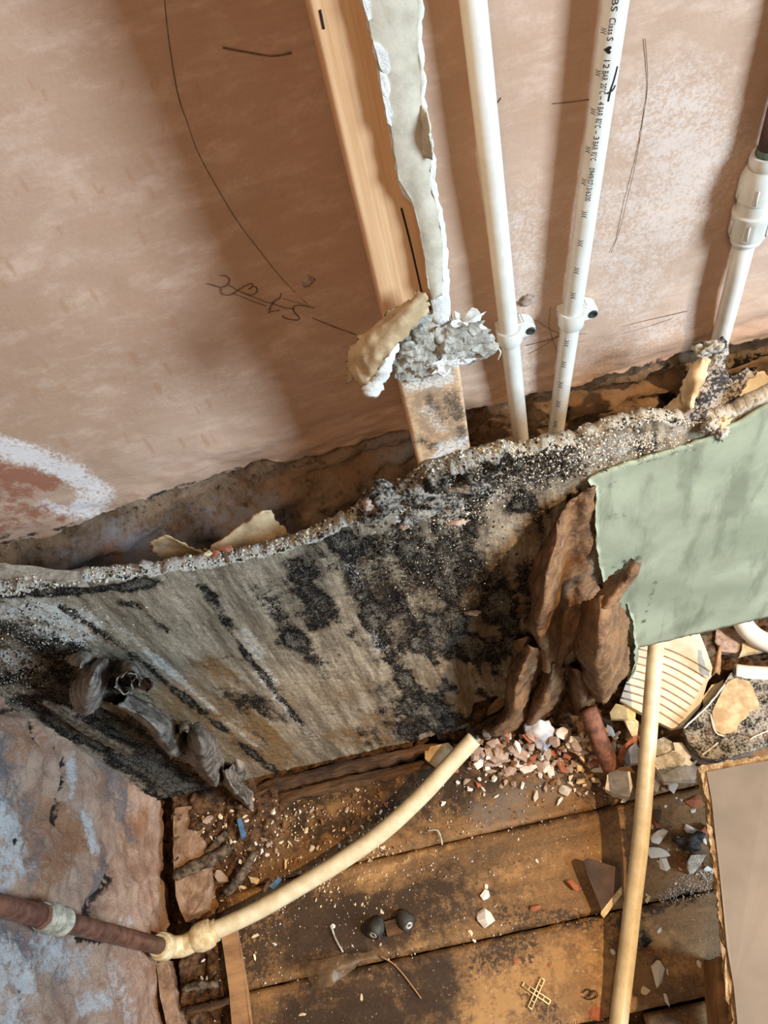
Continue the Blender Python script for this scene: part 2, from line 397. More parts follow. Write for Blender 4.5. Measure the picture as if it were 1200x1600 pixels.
# --- plastered back wall (plaster coat ends raggedly above the masonry)
EDGE = [wmap(*p) for p in [(0, 850), (60, 838), (120, 818), (180, 790), (260, 765), (330, 745), (400, 722), (480, 712), (560, 690), (640, 665), (740, 636), (830, 612), (900, 597), (1000, 573), (1090, 545), (1200, 524)]]
ex = [e[0] for e in EDGE]; ez = [e[1] for e in EDGE]
def wall_edge(x): return interp(x, ex, ez)+.006*fbm(x, 3, 0, 40, 4)+.003*fbm(x, 9, 0, 160, 2)
def build_wall():
    nu, nv = 420, 230
    xs = np.linspace(-.75, .9, nu); V = []; vv = np.linspace(0, 1, nv)**1.7
    for j in range(nv):
        for i in range(nu):
            x = xs[i]; e = wall_edge(x); z = e+(1.75-e)*vv[j]
            h = z-e
            y = D-.0016*fbm(x, 0, z, 9, 3)-.0004*fbm(x, 0, z*3, 60, 2)
            if h < .06: y -= .0035*(1-h/.06)*(.6+fbm(x*.7, 5, z*1.6, 30, 4))
            V.append((x, y, z))
    n = len(V); A = np.array(V); P2 = A[:, [0, 2]]
    # the coat has a thickness: a lower lip turned back towards the masonry
    lip = [(xs[i], D+.03, wall_edge(xs[i])+.004) for i in range(nu)]
    F = grid_faces(nu, nv)
    for i in range(nu-1): F.append((n+i, n+i+1, i+1, i))
    white = strokes(P2, [([(0, 700), (60, 715), (110, 735), (150, 770), (130, 800)], .018, .8), ([(70, 790), (110, 800)], .012, .6), ([(0, 690), (40, 700)], .012, .7)], wmap)
    rust = strokes(P2, [([(0, 735), (50, 745), (75, 755)], .014, .9), ([(0, 790), (60, 800), (0, 830)], .02, .62), ([(95, 808)], .007, .8), ([(0, 760), (30, 770)], .02, .6)], wmap)
    pale = strokes(P2, [([(1040, 180), (1090, 260), (1040, 340)], .045, .75), ([(960, 330), (1000, 460)], .05, .55), ([(820, 330), (820, 600)], .03, .5), ([(250, 620), (520, 560)], .05, .3), ([(930, 560), (1050, 510)], .03, .6)], wmap)
    dark = strokes(P2, [([(240, 770), (400, 724), (480, 716)], .004, .55), ([(0, 850), (180, 793), (240, 770)], .004, .5), ([(1000, 574), (1090, 546), (1200, 526)], .006, .7), ([(560, 692), (640, 667)], .004, .5)], wmap)
    rr = random.Random(5); sp = []
    for i in range(70):
        px = rr.uniform(0, 330); py = rr.uniform(120, 700); l = rr.uniform(4, 22); sp.append(([(px, py), (px+l*.6, py+l)], rr.uniform(.0014, .0034), rr.uniform(.5, .95)))
    for i in range(26):
        px = rr.uniform(350, 560); py = rr.uniform(150, 640); l = rr.uniform(2, 8); sp.append(([(px, py), (px+l*.6, py+l)], rr.uniform(.001, .002), rr.uniform(.5, .8)))
    spot = strokes(P2, sp, wmap)
    z0 = np.zeros(nu)
    at_ = {k: np.concatenate([a, z0]) for k, a in dict(white=white, rust=rust, pale=pale, dark=dark, spot=spot).items()}
    at_['dark'][n:] = .5
    return struct(mesh_obj('wall_back', V+lip, F, MW, None, True, at_))
wall = build_wall()

# --- masonry below the plaster
def build_masonry():
    nu, nv = 240, 110; xs = np.linspace(-.75, .9, nu); zs = np.linspace(-.03, .535, nv); V = []
    for j in range(nv):
        for i in range(nu):
            x, z = xs[i], zs[j]
            h = .014*fbm(x*.6, 2, z*2.2, 22, 5)+.008*fbm(x*.7, 7, z*1.6, 70, 5)
            bulge = .035*math.exp(-((z-.425+.10*min(0, x+.1))/.05)**2)*smooth(.0, -.14, x)
            led = (.018+.034*smooth(.08, -.12, x))*smooth(.50, .40, z)
            V.append((x, D+.014-h-bulge*.5-led, z))
    P2 = np.array(V)[:, [0, 2]]
    mp = lambda px, py: (lambda v: (v.x, v.z))(at(px, py, y=D+.01))
    grey = strokes(P2, [([(20, 880), (200, 820), (300, 800), (420, 770)], .03, .85), ([(0, 870), (120, 850)], .02, .8), ([(590, 700), (640, 690)], .018, .8), ([(780, 680), (770, 700)], .012, .7)], mp)
    rust = strokes(P2, [([(480, 735), (560, 715), (620, 690)], .014, .6), ([(880, 640), (1040, 600)], .02, .8), ([(920, 680), (990, 660)], .018, .8), ([(760, 650), (800, 640)], .014, .7), ([(450, 790), (540, 780)], .012, .4)], mp)
    pink = strokes(P2, [([(180, 815), (195, 850), (160, 880)], .010, .9), ([(160, 890), (240, 875)], .006, .8), ([(260, 770), (330, 755)], .007, .6), ([(400, 740), (450, 735)], .010, .6)], mp)
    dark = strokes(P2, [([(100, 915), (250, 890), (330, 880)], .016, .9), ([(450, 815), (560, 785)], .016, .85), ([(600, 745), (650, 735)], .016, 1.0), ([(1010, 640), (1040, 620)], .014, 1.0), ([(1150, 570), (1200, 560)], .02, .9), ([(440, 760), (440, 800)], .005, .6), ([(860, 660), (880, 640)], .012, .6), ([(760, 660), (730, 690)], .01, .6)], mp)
    return struct(mesh_obj('trim_1', V, grid_faces(nu, nv), MM, None, True, dict(grey=grey, rust=rust, pink=pink, dark=dark)))
mas = build_masonry()
mas['label'] = 'damp rough masonry bared below the pink plaster'
# bricks that can still be told apart in the masonry
def rough_box(name, c, s, mat, parent, r=.002, rz=0, ns=90, cuts=3):
    bm = bmesh.new(); bmesh.ops.create_cube(bm, size=1)
    bmesh.ops.subdivide_edges(bm, edges=bm.edges, cuts=cuts, use_grid_fill=True)
    R = Matrix.Rotation(rz, 3, 'Y')
    for v in bm.verts:
        p = R @ Vector((v.co.x*s[0], v.co.y*s[1], v.co.z*s[2]))+Vector(c)
        v.co = p+Vector(MN.noise_vector(p*ns))*r
    me = bpy.data.meshes.new(name); bm.to_mesh(me); bm.free(); me.materials.append(mat)
    me.polygons.foreach_set('use_smooth', [True]*len(me.polygons))
    o = bpy.data.objects.new(name, me); COL.objects.link(o); o.parent = parent; return o
for (px, py, w, h) in [(500, 765, .085, .030), (600, 735, .05, .026), (775, 695, .05, .032), (950, 675, .08, .03), (905, 630, .06, .016), (1160, 575, .07, .03), (400, 770, .06, .022)]:
    c = at(px, py, y=D+.012); rough_box('brick', (c.x, D+.022, c.z-.004), (w, .03, h), M['brick'], mas, .003, random.uniform(-.05, .05))

# --- left return wall with old render
def build_left():
    nu, nv = 260, 270; ys = np.linspace(-.6, .53, nu); zs = np.concatenate([np.linspace(-.03, .62, 220), np.linspace(.63, 1.75, 50)]); V = []
    mp = lambda px, py: (lambda v: (v.y, v.z))(at(px, py, x=XL))
    G2 = np.array([(y, z) for z in zs for y in ys])
    cut = strokes(G2, [([(50, 1110), (66, 1160), (72, 1200)], .004, 1), ([(95, 1150), (92, 1175)], .004, .8), ([(105, 1190), (95, 1240), (92, 1280)], .010, 1), ([(180, 1360), (165, 1390), (140, 1420)], .014, .8), ([(40, 1540), (50, 1575)], .006, .8), ([(0, 1110), (40, 1105)], .006, .6)], mp)
    dr = strokes(G2, [([(60, 1280), (120, 1340), (60, 1360)], .03, 1), ([(20, 1180), (60, 1230)], .03, .6), ([(180, 1440), (230, 1380)], .03, .6)], mp)
    for k, (y, z) in enumerate(G2):
        h = .007*fbm(y, 1, z, 12, 4)+.005*fbm(y, 4, z, 55, 5)-.003*abs(fbm(y, 6, z, 26, 4))
        h += dr[k]*.006*fbm(y*.5, 8, z, 70, 4)
        V.append((XL+h-cut[k]*.014-.006*smooth(.05, -.02, z), y, z))
    orange = strokes(G2, [([(70, 1270), (130, 1310), (60, 1370)], .025, .75), ([(30, 1170), (60, 1150)], .025, .6), ([(200, 1300), (230, 1280)], .03, .55), ([(100, 1260), (95, 1290)], .008, .9), ([(70, 1400)], .008, .8)], mp)
    grey = strokes(G2, [([(0, 1180), (30, 1260)], .03, .8), ([(60, 1460), (100, 1520)], .03, .6), ([(170, 1240), (210, 1300)], .02, .7), ([(150, 1170), (190, 1230), (200, 1270)], .025, .75), ([(165, 1340), (150, 1400)], .018, .85), ([(0, 1220), (20, 1300)], .02, .7), ([(10, 1460), (60, 1500)], .02, .7), ([(60, 1320), (40, 1380)], .014, .6)], mp)
    white = strokes(G2, [([(10, 1290), (30, 1340)], .02, .8), ([(60, 1480), (130, 1500)], .03, .55), ([(180, 1520), (200, 1580)], .03, .5), ([(135, 1275), (150, 1320)], .015, 1.0), ([(118, 1180), (112, 1240)], .009, .7), ([(0, 1250), (10, 1360), (0, 1400)], .018, .7), ([(0, 1500), (40, 1540)], .03, .8), ([(20, 1580)], .04, .7), ([(130, 1570), (170, 1560)], .014, .6), ([(130, 1450), (210, 1440)], .01, .5)], mp)
    dark = np.maximum(cut*.85, strokes(G2, [([(160, 1400), (135, 1430)], .012, .7), ([(45, 1555)], .006, .8), ([(120, 1465), (160, 1470)], .006, .8), ([(25, 1315)], .004, .8)], mp))
    return struct(mesh_obj('wall_left', V, grid_faces(nu, nv, 0, True), ML, None, True, dict(orange=orange, grey=grey, white=white, dark=dark)))
build_left()

# --- floor: a dark bed below, floorboards as its pieces
fl = mesh_obj('floor', [(-.9, -.7, -.05), (1.2, -.7, -.05), (1.2, .62, -.05), (-.9, .62, -.05), (-.9, -.7, -.07), (1.2, -.7, -.07), (1.2, .62, -.07), (-.9, .62, -.07)],
              [(0, 1, 2, 3), (7, 6, 5, 4), (0, 4, 5, 1), (1, 5, 6, 2), (2, 6, 7, 3), (3, 7, 4, 0)], M['earth'], None, False)
struct(fl)
fmap = lambda px, py: (lambda v: (v.x, v.y))(at(px, py, z=0))
def plank(x0, x1, y0, y1, top=0.0, dz=.0, seed=0, nx=None):
    nx = nx or max(24, int((x1-x0)/.006)); ny = 22; V = []
    xs = np.linspace(x0, x1, nx); vs = np.linspace(0, 1, ny)
    for j in range(ny):
        for i in range(nx):
            a = y0+.0012*fbm(xs[i], seed, 1, 40, 3); b = y1+.0012*fbm(xs[i], seed, 5, 40, 3)
            y = a+(b-a)*vs[j]; e = min(vs[j], 1-vs[j])*(b-a)
            z = top+.0008*fbm(xs[i]*.15, y, seed, 60, 3)+.0012*fbm(xs[i], y, seed, 14, 2)-.003*max(0, 1-e/.003)
            V.append((xs[i], y, z+dz*(xs[i]-x0)))
    n = len(V); P2 = np.array(V)[:, :2]
    V += [(v[0], v[1], top-.022) for v in V]
    F = grid_faces(nx, ny)+grid_faces(nx, ny, n, True)
    rim = [i for i in range(nx)]+[j*nx+nx-1 for j in range(1, ny)]+[(ny-1)*nx+i for i in range(nx-2, -1, -1)]+[j*nx for j in range(ny-2, 0, -1)]
    for a, b in zip(rim, rim[1:]+rim[:1]): F.append((b, a, a+n, b+n))
    wet = strokes(P2, [([(460, 1240), (700, 1200), (760, 1230), (480, 1300)], .04, .75), ([(480, 1460), (620, 1430), (700, 1400)], .05, .85), ([(560, 1560), (680, 1540)], .05, .8), ([(480, 1590), (600, 1600)], .05, .8), ([(330, 1500), (300, 1560)], .05, .8), ([(760, 1400), (700, 1460)], .03, .6), ([(820, 1470), (760, 1480)], .02, .5), ([(620, 1250), (900, 1200)], .03, .6), ([(780, 1300), (950, 1262)], .006, .7), ([(700, 1480), (850, 1445)], .012, .6), ([(900, 1440), (960, 1420)], .01, .5)], fmap)
    pale = strokes(P2, [([(640, 1340), (700, 1320), (560, 1380)], .012, .75), ([(790, 1360), (930, 1330)], .03, .55), ([(760, 1570), (850, 1520), (940, 1500), (930, 1580)], .06, .75), ([(800, 1400), (940, 1350)], .03, .5), ([(1000, 1440), (1060, 1500)], .04, .6), ([(640, 1530), (720, 1560)], .02, .5), ([(540, 1530), (620, 1540)], .012, .8), ([(600, 1480), (660, 1470)], .012, .7), ([(990, 1450), (1000, 1540)], .02, .5)], fmap)  # pale wood; the widest stroke paints sunlight into the near boards
    grey = strokes(P2, [([(760, 1270), (860, 1230), (900, 1210)], .03, .7), ([(1040, 1255), (1090, 1245)], .012, .4)], fmap)
    dirt = strokes(P2, [([(750, 1500), (820, 1480)], .03, .5), ([(400, 1480), (480, 1420)], .05, .6), ([(700, 1420), (930, 1440)], .02, .45), ([(960, 1440), (1080, 1395)], .016, .55), ([(830, 1560), (870, 1590)], .02, .5), ([(880, 1200), (960, 1250)], .03, .5)], fmap)
    z0 = np.zeros(n)
    at_ = {k: np.concatenate([q, z0]) for k, q in dict(wet=wet, pale=pale, grey=grey, dirt=dirt).items()}
    return mesh_obj('floorboard', V, F, MF, fl, True, at_)
plank(-.40, .95, .2115, .318, -.002, 0, 1)
plank(-.40, .95, .0965, .2095, .0, 0, 2)
plank(-.36, .95, -.0045, .0945, .001, 0, 3)
plank(-.42, .075, -.115, -.0075, -.001, 0, 4)
plank(.10, .95, -.115, -.0075, -.012, 0, 5)
plank(-.42, .95, -.225, -.1175, 0, 0, 6)
plank(-.42, .95, -.345, -.2275, 0, 0, 7)
plank(.02, .95, .3205, .44, -.004, 0, 8)

# --- earth and mortar rubble by the left wall and under the board
def earth_patch(name, x0, x1, y0, y1, nx, ny, fn, mat, parent):
    V = [(x, y, fn(x, y)) for y in np.linspace(y0, y1, ny) for x in np.linspace(x0, x1, nx)]
    o = mesh_obj(name, V, grid_faces(nx, ny), mat, parent); return o
def EH(x, y): return (-.030+.030*smooth(-.22, -.38, x)*smooth(-.02, .12, y)+.020*smooth(.20, .29, y)*smooth(-.05, -.30, x)+.008*fbm(x, y, 0, 34, 5)+.006*fbm(x, y, 2, 110, 4)-.03*smooth(-.434, -.444, x))
e = earth_patch('rubble_bed', -.50, .02, -.2, .47, 200, 240, EH, M['earth'], fl)
e['kind'] = 'stuff'
# a mortar strip that lies along the foot of the left wall, and flat stones
def slab(name, pxs, z, th, mat, parent, rough=.003, sub=.012):
    return prism(name, [at(p[0], p[1], z=z) for p in pxs], (0, 0, -1), th, mat, parent, rough, 90, 0, sub)
M['mortar'] = simple('mortar_strip', (112, 84, 62), (158, 130, 106), 50, .9, .8, .003, 130)
st = tag(slab('mortar_strip', [(272, 1262), (300, 1258), (318, 1290), (322, 1330), (328, 1380), (318, 1420), (290, 1440), (275, 1400), (270, 1330)], .022, .04, M['mortar'], None), 'flat pinkish brown mortar slab along the foot of the left wall', 'mortar slab')
e2 = earth_patch('rubble_bed', -.06, .62, .255, .47, 190, 80, lambda x, y: (-.012+.026*smooth(.262, .32, y+.02*fbm(x, 3, 0, 18, 3))*smooth(-.05, .0, x)+.010*fbm(x, y, 5, 45, 5)+.005*fbm(x, y, 2, 130, 4)), M['earth'], fl)
e2['kind'] = 'stuff'
st = tag(slab('mortar_strip', [(246, 1505), (262, 1500), (270, 1550), (282, 1600), (262, 1610), (250, 1560)], .012, .03, M['mortar'], None), 'narrow brown mortar slab at the wall foot below the elbow fitting', 'mortar slab')

# ================================================================== THE MOULDY PLASTERBOARD
bmap = lambda px, py: (lambda v: (v.x, v.z))(at(px, py, y=YB-.008))
TOPPX = [(-120, 958), (0, 935), (60, 926), (130, 912), (200, 905), (290, 891), (340, 885), (430, 866), (490, 848), (545, 822), (575, 808), (585, 790), (612, 782), (640, 775), (672, 752), (700, 746), (745, 732), (800, 720), (830, 722), (870, 710), (920, 700), (960, 684), (1030, 668), (1070, 672), (1110, 672), (1150, 662), (1200, 638), (1330, 590)]
tx = [bmap(*p)[0] for p in TOPPX]; tz = [bmap(*p)[1] for p in TOPPX]
def btop(x): return interp(x, tx, tz)+.0035*fbm(x, 11, 0, 90, 4)
def by(x, z):
    """front face of the board: leans out at the foot and sags a little between the studs"""
    return .339+.026*min(max(z, 0), .6)/.53-.006*math.sin(math.pi*min(max((x+.46)/.5, 0), 1))*smooth(0, .5, z)
def board_bottom(x):
    # whole to the sole plate on the left, broken away behind the peeled paper, cut off high under the green part
    return interp(x, [-.5, -.03, -.012, .000, .03, .05, .09, .15, .19, .20, .9], [.022, .022, .03, .10, .105, .07, .10, .13, .150, .157, .155])+.0025*fbm(x, 20, 0, 80, 3)
board = thing('plasterboard', 'long mould-blackened plasterboard with a torn top edge and green right end', 'plasterboard')
def build_board():
    nu, nv = 470, 240; xs = np.concatenate([np.linspace(-.462, .30, nu-40), np.linspace(.305, .75, 40)]); vs = np.linspace(0, 1, nv)
    P = np.zeros((nv, nu, 3))
    for i, x in enumerate(xs):
        zt = btop(x); zb = board_bottom(x)
        for j, v in enumerate(vs): P[j, i] = (x, by(x, zb+(zt-zb)*v), zb+(zt-zb)*v)
    P2 = P.reshape(-1, 3)[:, [0, 2]]
    dark = strokes(P2, [([(590, 792), (650, 775), (700, 765)], .012, .62), ([(640, 800), (720, 780), (760, 768)], .014, .6), ([(760, 745), (830, 728), (900, 712)], .006, .85), ([(720, 800), (770, 775)], .005, .9),
        ([(535, 840), (565, 920), (605, 1010), (640, 1070)], .013, .85), ([(620, 850), (690, 950), (700, 1000)], .035, .56), ([(700, 850), (780, 960)], .035, .5), ([(600, 900), (650, 1000)], .02, .6), ([(460, 880), (490, 930), (500, 970)], .014, .7), ([(450, 990), (520, 1050)], .016, .5),
        ([(640, 1080), (700, 1110), (725, 1130)], .03, .72), ([(590, 1060), (640, 1130)], .02, .5), ([(720, 1000), (800, 1010)], .03, .55), ([(820, 880), (830, 950)], .012, .5), ([(800, 800), (830, 790)], .014, .5),
        ([(0, 935), (100, 930), (230, 915)], .008, .8), ([(70, 1005), (110, 1015), (90, 1060)], .022, .85), ([(30, 1060), (110, 1080)], .02, .8), ([(190, 945), (215, 950)], .007, .7), ([(0, 1000), (40, 990)], .02, .5), ([(320, 920), (335, 930)], .006, .9), ([(330, 930), (365, 980)], .006, .7),
        ([(100, 955), (180, 1000), (300, 1090), (400, 1165), (470, 1215)], .006, .7), ([(310, 915), (350, 970), (420, 1060), (490, 1140)], .004, .62), ([(160, 1060), (250, 1130), (330, 1180)], .022, .7), ([(90, 1085), (200, 1150), (260, 1195), (330, 1232)], .03, .8), ([(60, 1092), (160, 1155), (265, 1225)], .02, 1.0), ([(170, 1120), (250, 1170), (320, 1225)], .035, .8),
        ([(300, 1236), (500, 1205), (690, 1160)], .012, .7), ([(230, 960), (330, 1030), (420, 1110)], .016, .36), ([(430, 900), (450, 1000)], .02, .3)], bmap)
    white = strokes(P2, [([(0, 960), (60, 960), (130, 975)], .022, .95), ([(10, 1030), (60, 1065)], .018, .95), ([(120, 1000), (50, 990)], .018, .8), ([(150, 955), (240, 1020), (330, 1095), (400, 1150)], .006, .5), ([(400, 1040), (450, 1100), (490, 1140)], .006, .55), ([(380, 980), (430, 1060)], .008, .5), ([(545, 870), (575, 950), (590, 1010)], .008, .58), ([(620, 815), (720, 790), (830, 760), (900, 725)], .016, .56), ([(700, 770), (800, 745)], .012, .6), ([(860, 750), (1000, 700), (1060, 685)], .012, .55), ([(640, 850), (700, 860)], .02, .4), ([(930, 720), (980, 700)], .01, .6), ([(290, 905), (420, 880)], .008, .3)], bmap)
    brown = strokes(P2, [([(60, 1000), (200, 1100)], .05, .3), ([(450, 1080), (700, 1040)], .07, .36), ([(600, 1110), (700, 1090)], .05, .7), ([(280, 1080), (380, 1150), (470, 1190)], .045, .75), ([(330, 1030), (440, 1150)], .022, .75), ([(540, 1130), (620, 1150), (480, 1190)], .035, .75), ([(850, 800), (825, 880), (800, 1000)], .025, .7), ([(740, 960), (820, 980)], .03, .6), ([(700, 1080), (640, 1120)], .03, .6), ([(200, 1130), (330, 1220)], .03, .6)], bmap)  # brown stains; across the lower half also warm light put into the colour
    rust = strokes(P2, [([(120, 970), (180, 1010)], .003, .5), ([(250, 1030), (310, 1080)], .003, .45), ([(440, 856), (485, 842)], .007, .9), ([(520, 828), (545, 815)], .004, .7), ([(690, 800), (720, 785)], .006, .6), ([(730, 922), (735, 920)], .003, .9), ([(0, 1000)], .01, .5), ([(265, 890)], .003, .9), ([(820, 712), (835, 708)], .005, .8)], bmap)
    # mould follows faint vertical runs everywhere on the face
    run = np.array([fbm(x*1.0+.12*z, 70, z*.16, 38, 4) for x, z in P2]); blot = np.array([fbm(x, 72, z, 26, 4) for x, z in P2])
    mid = np.exp(-((P2[:, 0]-.03)/.11)**2)
    fine = np.array([fbm(x*1.0+.1*z, 75, z*.10, 110, 3) for x, z in P2])
    dark = dark*(.82+.45*np.clip(blot+run*.6, -1, 1))+np.clip(run*.42+blot*.25+fine*.22+.05, 0, 1)*(.8+.9*mid)+.12*mid
    white = white*(.9+.4*blot)+np.clip(-run*.5-fine*.3-.05, 0, 1)*.65
    rim = np.zeros(nu*nv)
    G = P.copy(); df = dark.reshape(nv, nu); wf = white.reshape(nv, nu)
    for j in range(nv):
        for i in range(nu):
            x, y, z = P[j, i]; dt = btop(x)-z
            f = .0012*fbm(x*1.4, 1, z*.35, 40, 4)+(.0022*fbm(x, 2, z, 130, 4)+.0012*fbm(x, 3, z, 330, 2))*(.35+min(1.4, df[j, i]+wf[j, i]*.7))
            crust = .010*math.exp(-((x-.02)/.07)**2)*math.exp(-(dt/.05)**2)*(.7+1.4*fbm(x, 5, z, 45, 4))
            G[j, i] = (x+.0008*fbm(x, 7, z, 200, 2), y-f-crust, z+((.003*fbm(x, 31, z, 130, 4)+.0016*fbm(x, 33, z, 420, 2)) if dt < .008 else 0))
            rim[j*nu+i] = max(0, .95+.9*fbm(x, 77, 0, 60, 3))*max(0, 1-dt/.006)*(1-.75*math.exp(-((x-.0)/.045)**2))
    B = P.copy(); B[:, :, 1] += .0125
    B[-1, :, 2] += np.array([.003*fbm(x, 44, 0, 110, 4) for x in xs])
    n = nu*nv
    # a jagged top strip between the two faces
    mid = [((G[-1, i]+B[-1, i])/2+np.array([0, .002*fbm(xs[i], 52, 0, 140, 3), .0006+.0022*fbm(xs[i], 50, 0, 260, 4)])) for i in range(nu)]
    V = [tuple(p) for p in G.reshape(-1, 3)]+[tuple(p) for p in B.reshape(-1, 3)]+[tuple(p) for p in mid]
    F = grid_faces(nu, nv)+grid_faces(nu, nv, n, True)
    t = (nv-1)*nu
    for i in range(nu-1):
        F.append((t+i, t+i+1, 2*n+i+1, 2*n+i)); F.append((2*n+i, 2*n+i+1, n+t+i+1, n+t+i))
        F.append((n+i, n+i+1, i+1, i))
    for j in range(nv-1):
        F.append((j*nu+nu, j*nu, n+j*nu, n+j*nu+nu)); a = j*nu+nu-1; F.append((a, a+nu, n+a+nu, n+a))
    zz = np.zeros(n); zm = np.zeros(nu)
    at_ = {k: np.concatenate([q, zz, zm]) for k, q in dict(dark=dark, white=white, brown=brown, rust=rust, rim=rim).items()}
    at_['rim'][n+t:n+t+nu] = .6; at_['rim'][2*n:] = [(.8+.5*fbm(x, 78, 0, 60, 3))*(1-.6*math.exp(-((x-.0)/.045)**2)) for x in xs]
    return mesh_obj('gypsum_core', V, F, MB, board, True, at_)
build_board()
# green paper face still on the right end
def build_green():
    top = [(920, 754), (960, 737), (1010, 722), (1060, 707), (1100, 694), (1150, 670), (1200, 642), (1330, 590)]
    gx = [bmap(*p)[0] for p in top]; gz = [bmap(*p)[1] for p in top]
    lef = [(920, 754), (933, 770), (930, 800), (932, 850), (940, 885), (955, 925), (978, 955), (990, 986)]
    lx = [bmap(*p)[0] for p in lef]; lz = [bmap(*p)[1] for p in lef]
    nu, nv = 130, 70; V = []
    for j, v in enumerate(np.linspace(0, 1, nv)):
        for i, u in enumerate(np.linspace(0, 1, nu)):
            # walk the left rim with v, then run to the right end
            zl = lz[-1]+(lz[0]-lz[-1])*v; xl = interp(zl, lz[::-1], lx[::-1])+.0012*fbm(zl, 3, 0, 120, 3)
            x = xl+(.75-xl)*u**1.6
            zt = interp(x, gx, gz)+.002*fbm(x, 60, 0, 120, 3); zb = board_bottom(x)-.001
            z = zb+(zt-zb)*v
            V.append((x, by(x, z)-.0035-.0006*fbm(x, 1, z, 12, 3)-.004*(1-smooth(0, .04, u))*(.4+fbm(x, 3, z, 40, 2)), z))
    P2 = np.array(V)[:, [0, 2]]; n = len(V)
    dark = strokes(P2, [([(930, 780), (960, 760)], .01, .55), ([(950, 810), (990, 800)], .008, .5), ([(1000, 960), (1020, 900)], .005, .55), ([(1090, 740), (1120, 710)], .02, .35), ([(1000, 730), (1090, 705)], .006, .5), ([(960, 880), (985, 870)], .016, .6), ([(940, 770), (1000, 750)], .02, .4)], bmap)
    V += [(v[0], v[1]+.0026, v[2]) for v in V]
    F = grid_faces(nu, nv)+grid_faces(nu, nv, n, True)
    rim = [i for i in range(nu)]+[j*nu+nu-1 for j in range(1, nv)]+[(nv-1)*nu+i for i in range(nu-2, -1, -1)]+[j*nu for j in range(nv-2, 0, -1)]
    for a, b in zip(rim, rim[1:]+rim[:1]): F.append((b, a, a+n, b+n))
    o = mesh_obj('green_face_paper', V, F, MG, board, True, dict(dark=np.concatenate([dark, dark*0])))
    o['label'] = 'pale green moisture-board paper still on the right end'
build_green()

# --- the big brown curl of wet face paper
S = lambda nm, rows, mat, par, **k: sheet(nm, pnet(rows), mat, par, **k)
peel = S('peeled_paper', [
    [(908, 768, .004), (914, 765, .007), (918, 763, .009), (924, 760, .010), (929, 758, .008), (933, 762, .004)],
    [(872, 808, .005), (877, 803, .018), (884, 800, .012), (898, 800, .010), (915, 798, .012), (933, 785, .004)],
    [(846, 852, .005), (858, 848, .026), (873, 851, .032), (888, 852, .012), (912, 850, .010), (930, 830, .004)],
    [(832, 905, .008), (846, 900, .042), (865, 905, .045), (884, 908, .016), (912, 902, .014), (936, 888, .005)],
    [(829, 948, .012), (840, 946, .052), (860, 944, .056), (884, 945, .026), (912, 936, .026), (941, 918, .010)],
    [(818, 974, .020), (833, 984, .058), (852, 985, .060), (876, 976, .038), (905, 964, .042), (934, 945, .03)],
    [(832, 990, .030), (842, 1006, .055), (856, 1020, .062), (876, 1006, .046), (902, 990, .05), (925, 972, .04)],
    [(843, 1012, .030), (848, 1040, .05), (858, 1052, .056), (874, 1046, .048), (890, 1020, .04), (905, 1000, .03)]],
    MP, board, res=15, wr=.0012, ws=90, rag=.002, cr=.0065, cs=20, seed=1)
peel['label'] = 'large brown wet curl of face paper'
S('peeled_paper', [
    [(905, 942, .030), (928, 934, .062), (952, 930, .058), (972, 944, .030)],
    [(893, 985, .022), (920, 978, .078), (952, 974, .080), (980, 982, .026)],
    [(896, 1022, .022), (924, 1020, .090), (955, 1020, .086), (982, 1022, .026)],
    [(908, 1058, .026), (930, 1062, .082), (955, 1060, .076), (976, 1052, .026)],
    [(924, 1082, .03), (936, 1096, .055), (948, 1099, .055), (963, 1080, .022)]], MP, board, res=15, wr=.0012, ws=90, rag=.002, cr=.0065, cs=20, seed=2)
S('peeled_paper', [
    [(920, 940, .05), (945, 950, .075), (958, 938, .055)],
    [(942, 918, .045), (960, 930, .070), (975, 926, .052)],
    [(956, 900, .040), (975, 914, .066), (986, 910, .050)],
    [(970, 886, .032), (985, 896, .060), (996, 894, .046)],
    [(982, 876, .028), (993, 876, .050), (999, 881, .040)]], MP, board, res=15, wr=.0012, ws=90, rag=.002, cr=.0065, cs=20, seed=3)
S('peeled_paper', [
    [(815, 1012, .030), (832, 1008, .060), (855, 1022, .046)],
    [(796, 1042, .026), (818, 1040, .066), (845, 1050, .040)],
    [(788, 1078, .026), (806, 1074, .070), (832, 1082, .036)],
    [(784, 1110, .024), (800, 1112, .066), (822, 1118, .034)],
    [(746, 1132, .020), (770, 1148, .058), (800, 1154, .040)]], MP, board, res=15, wr=.0012, ws=90, rag=.002, cr=.0065, cs=20, seed=4)
S('peeled_paper', [
    [(850, 1040, .030), (866, 1036, .056), (884, 1046, .026)],
    [(836, 1076, .026), (858, 1074, .060), (884, 1080, .022)],
    [(820, 1108, .024), (842, 1110, .056), (872, 1106, .020)],
    [(806, 1138, .022), (822, 1142, .044), (850, 1128, .018)]], MP, board, res=15, wr=.0012, ws=90, rag=.002, cr=.0065, cs=20, seed=5)
S('peeled_paper', [
    [(884, 1040, .016), (904, 1046, .050), (928, 1062, .028)],
    [(886, 1084, .014), (908, 1088, .052), (934, 1098, .024)],
    [(892, 1122, .012), (908, 1130, .040), (928, 1122, .016)]], MP, board, res=15, wr=.0012, ws=90, rag=.002, cr=.0065, cs=20, seed=6)
S('peeled_paper', [
    [(802, 1000, .014), (826, 996, .030), (846, 1000, .012)],
    [(796, 1020, .012), (818, 1022, .034), (840, 1030, .014)],
    [(800, 1036, .010), (814, 1042, .022), (830, 1044, .012)]], MP, board, res=15, wr=.0012, ws=90, rag=.002, cr=.0065, cs=20, seed=7)
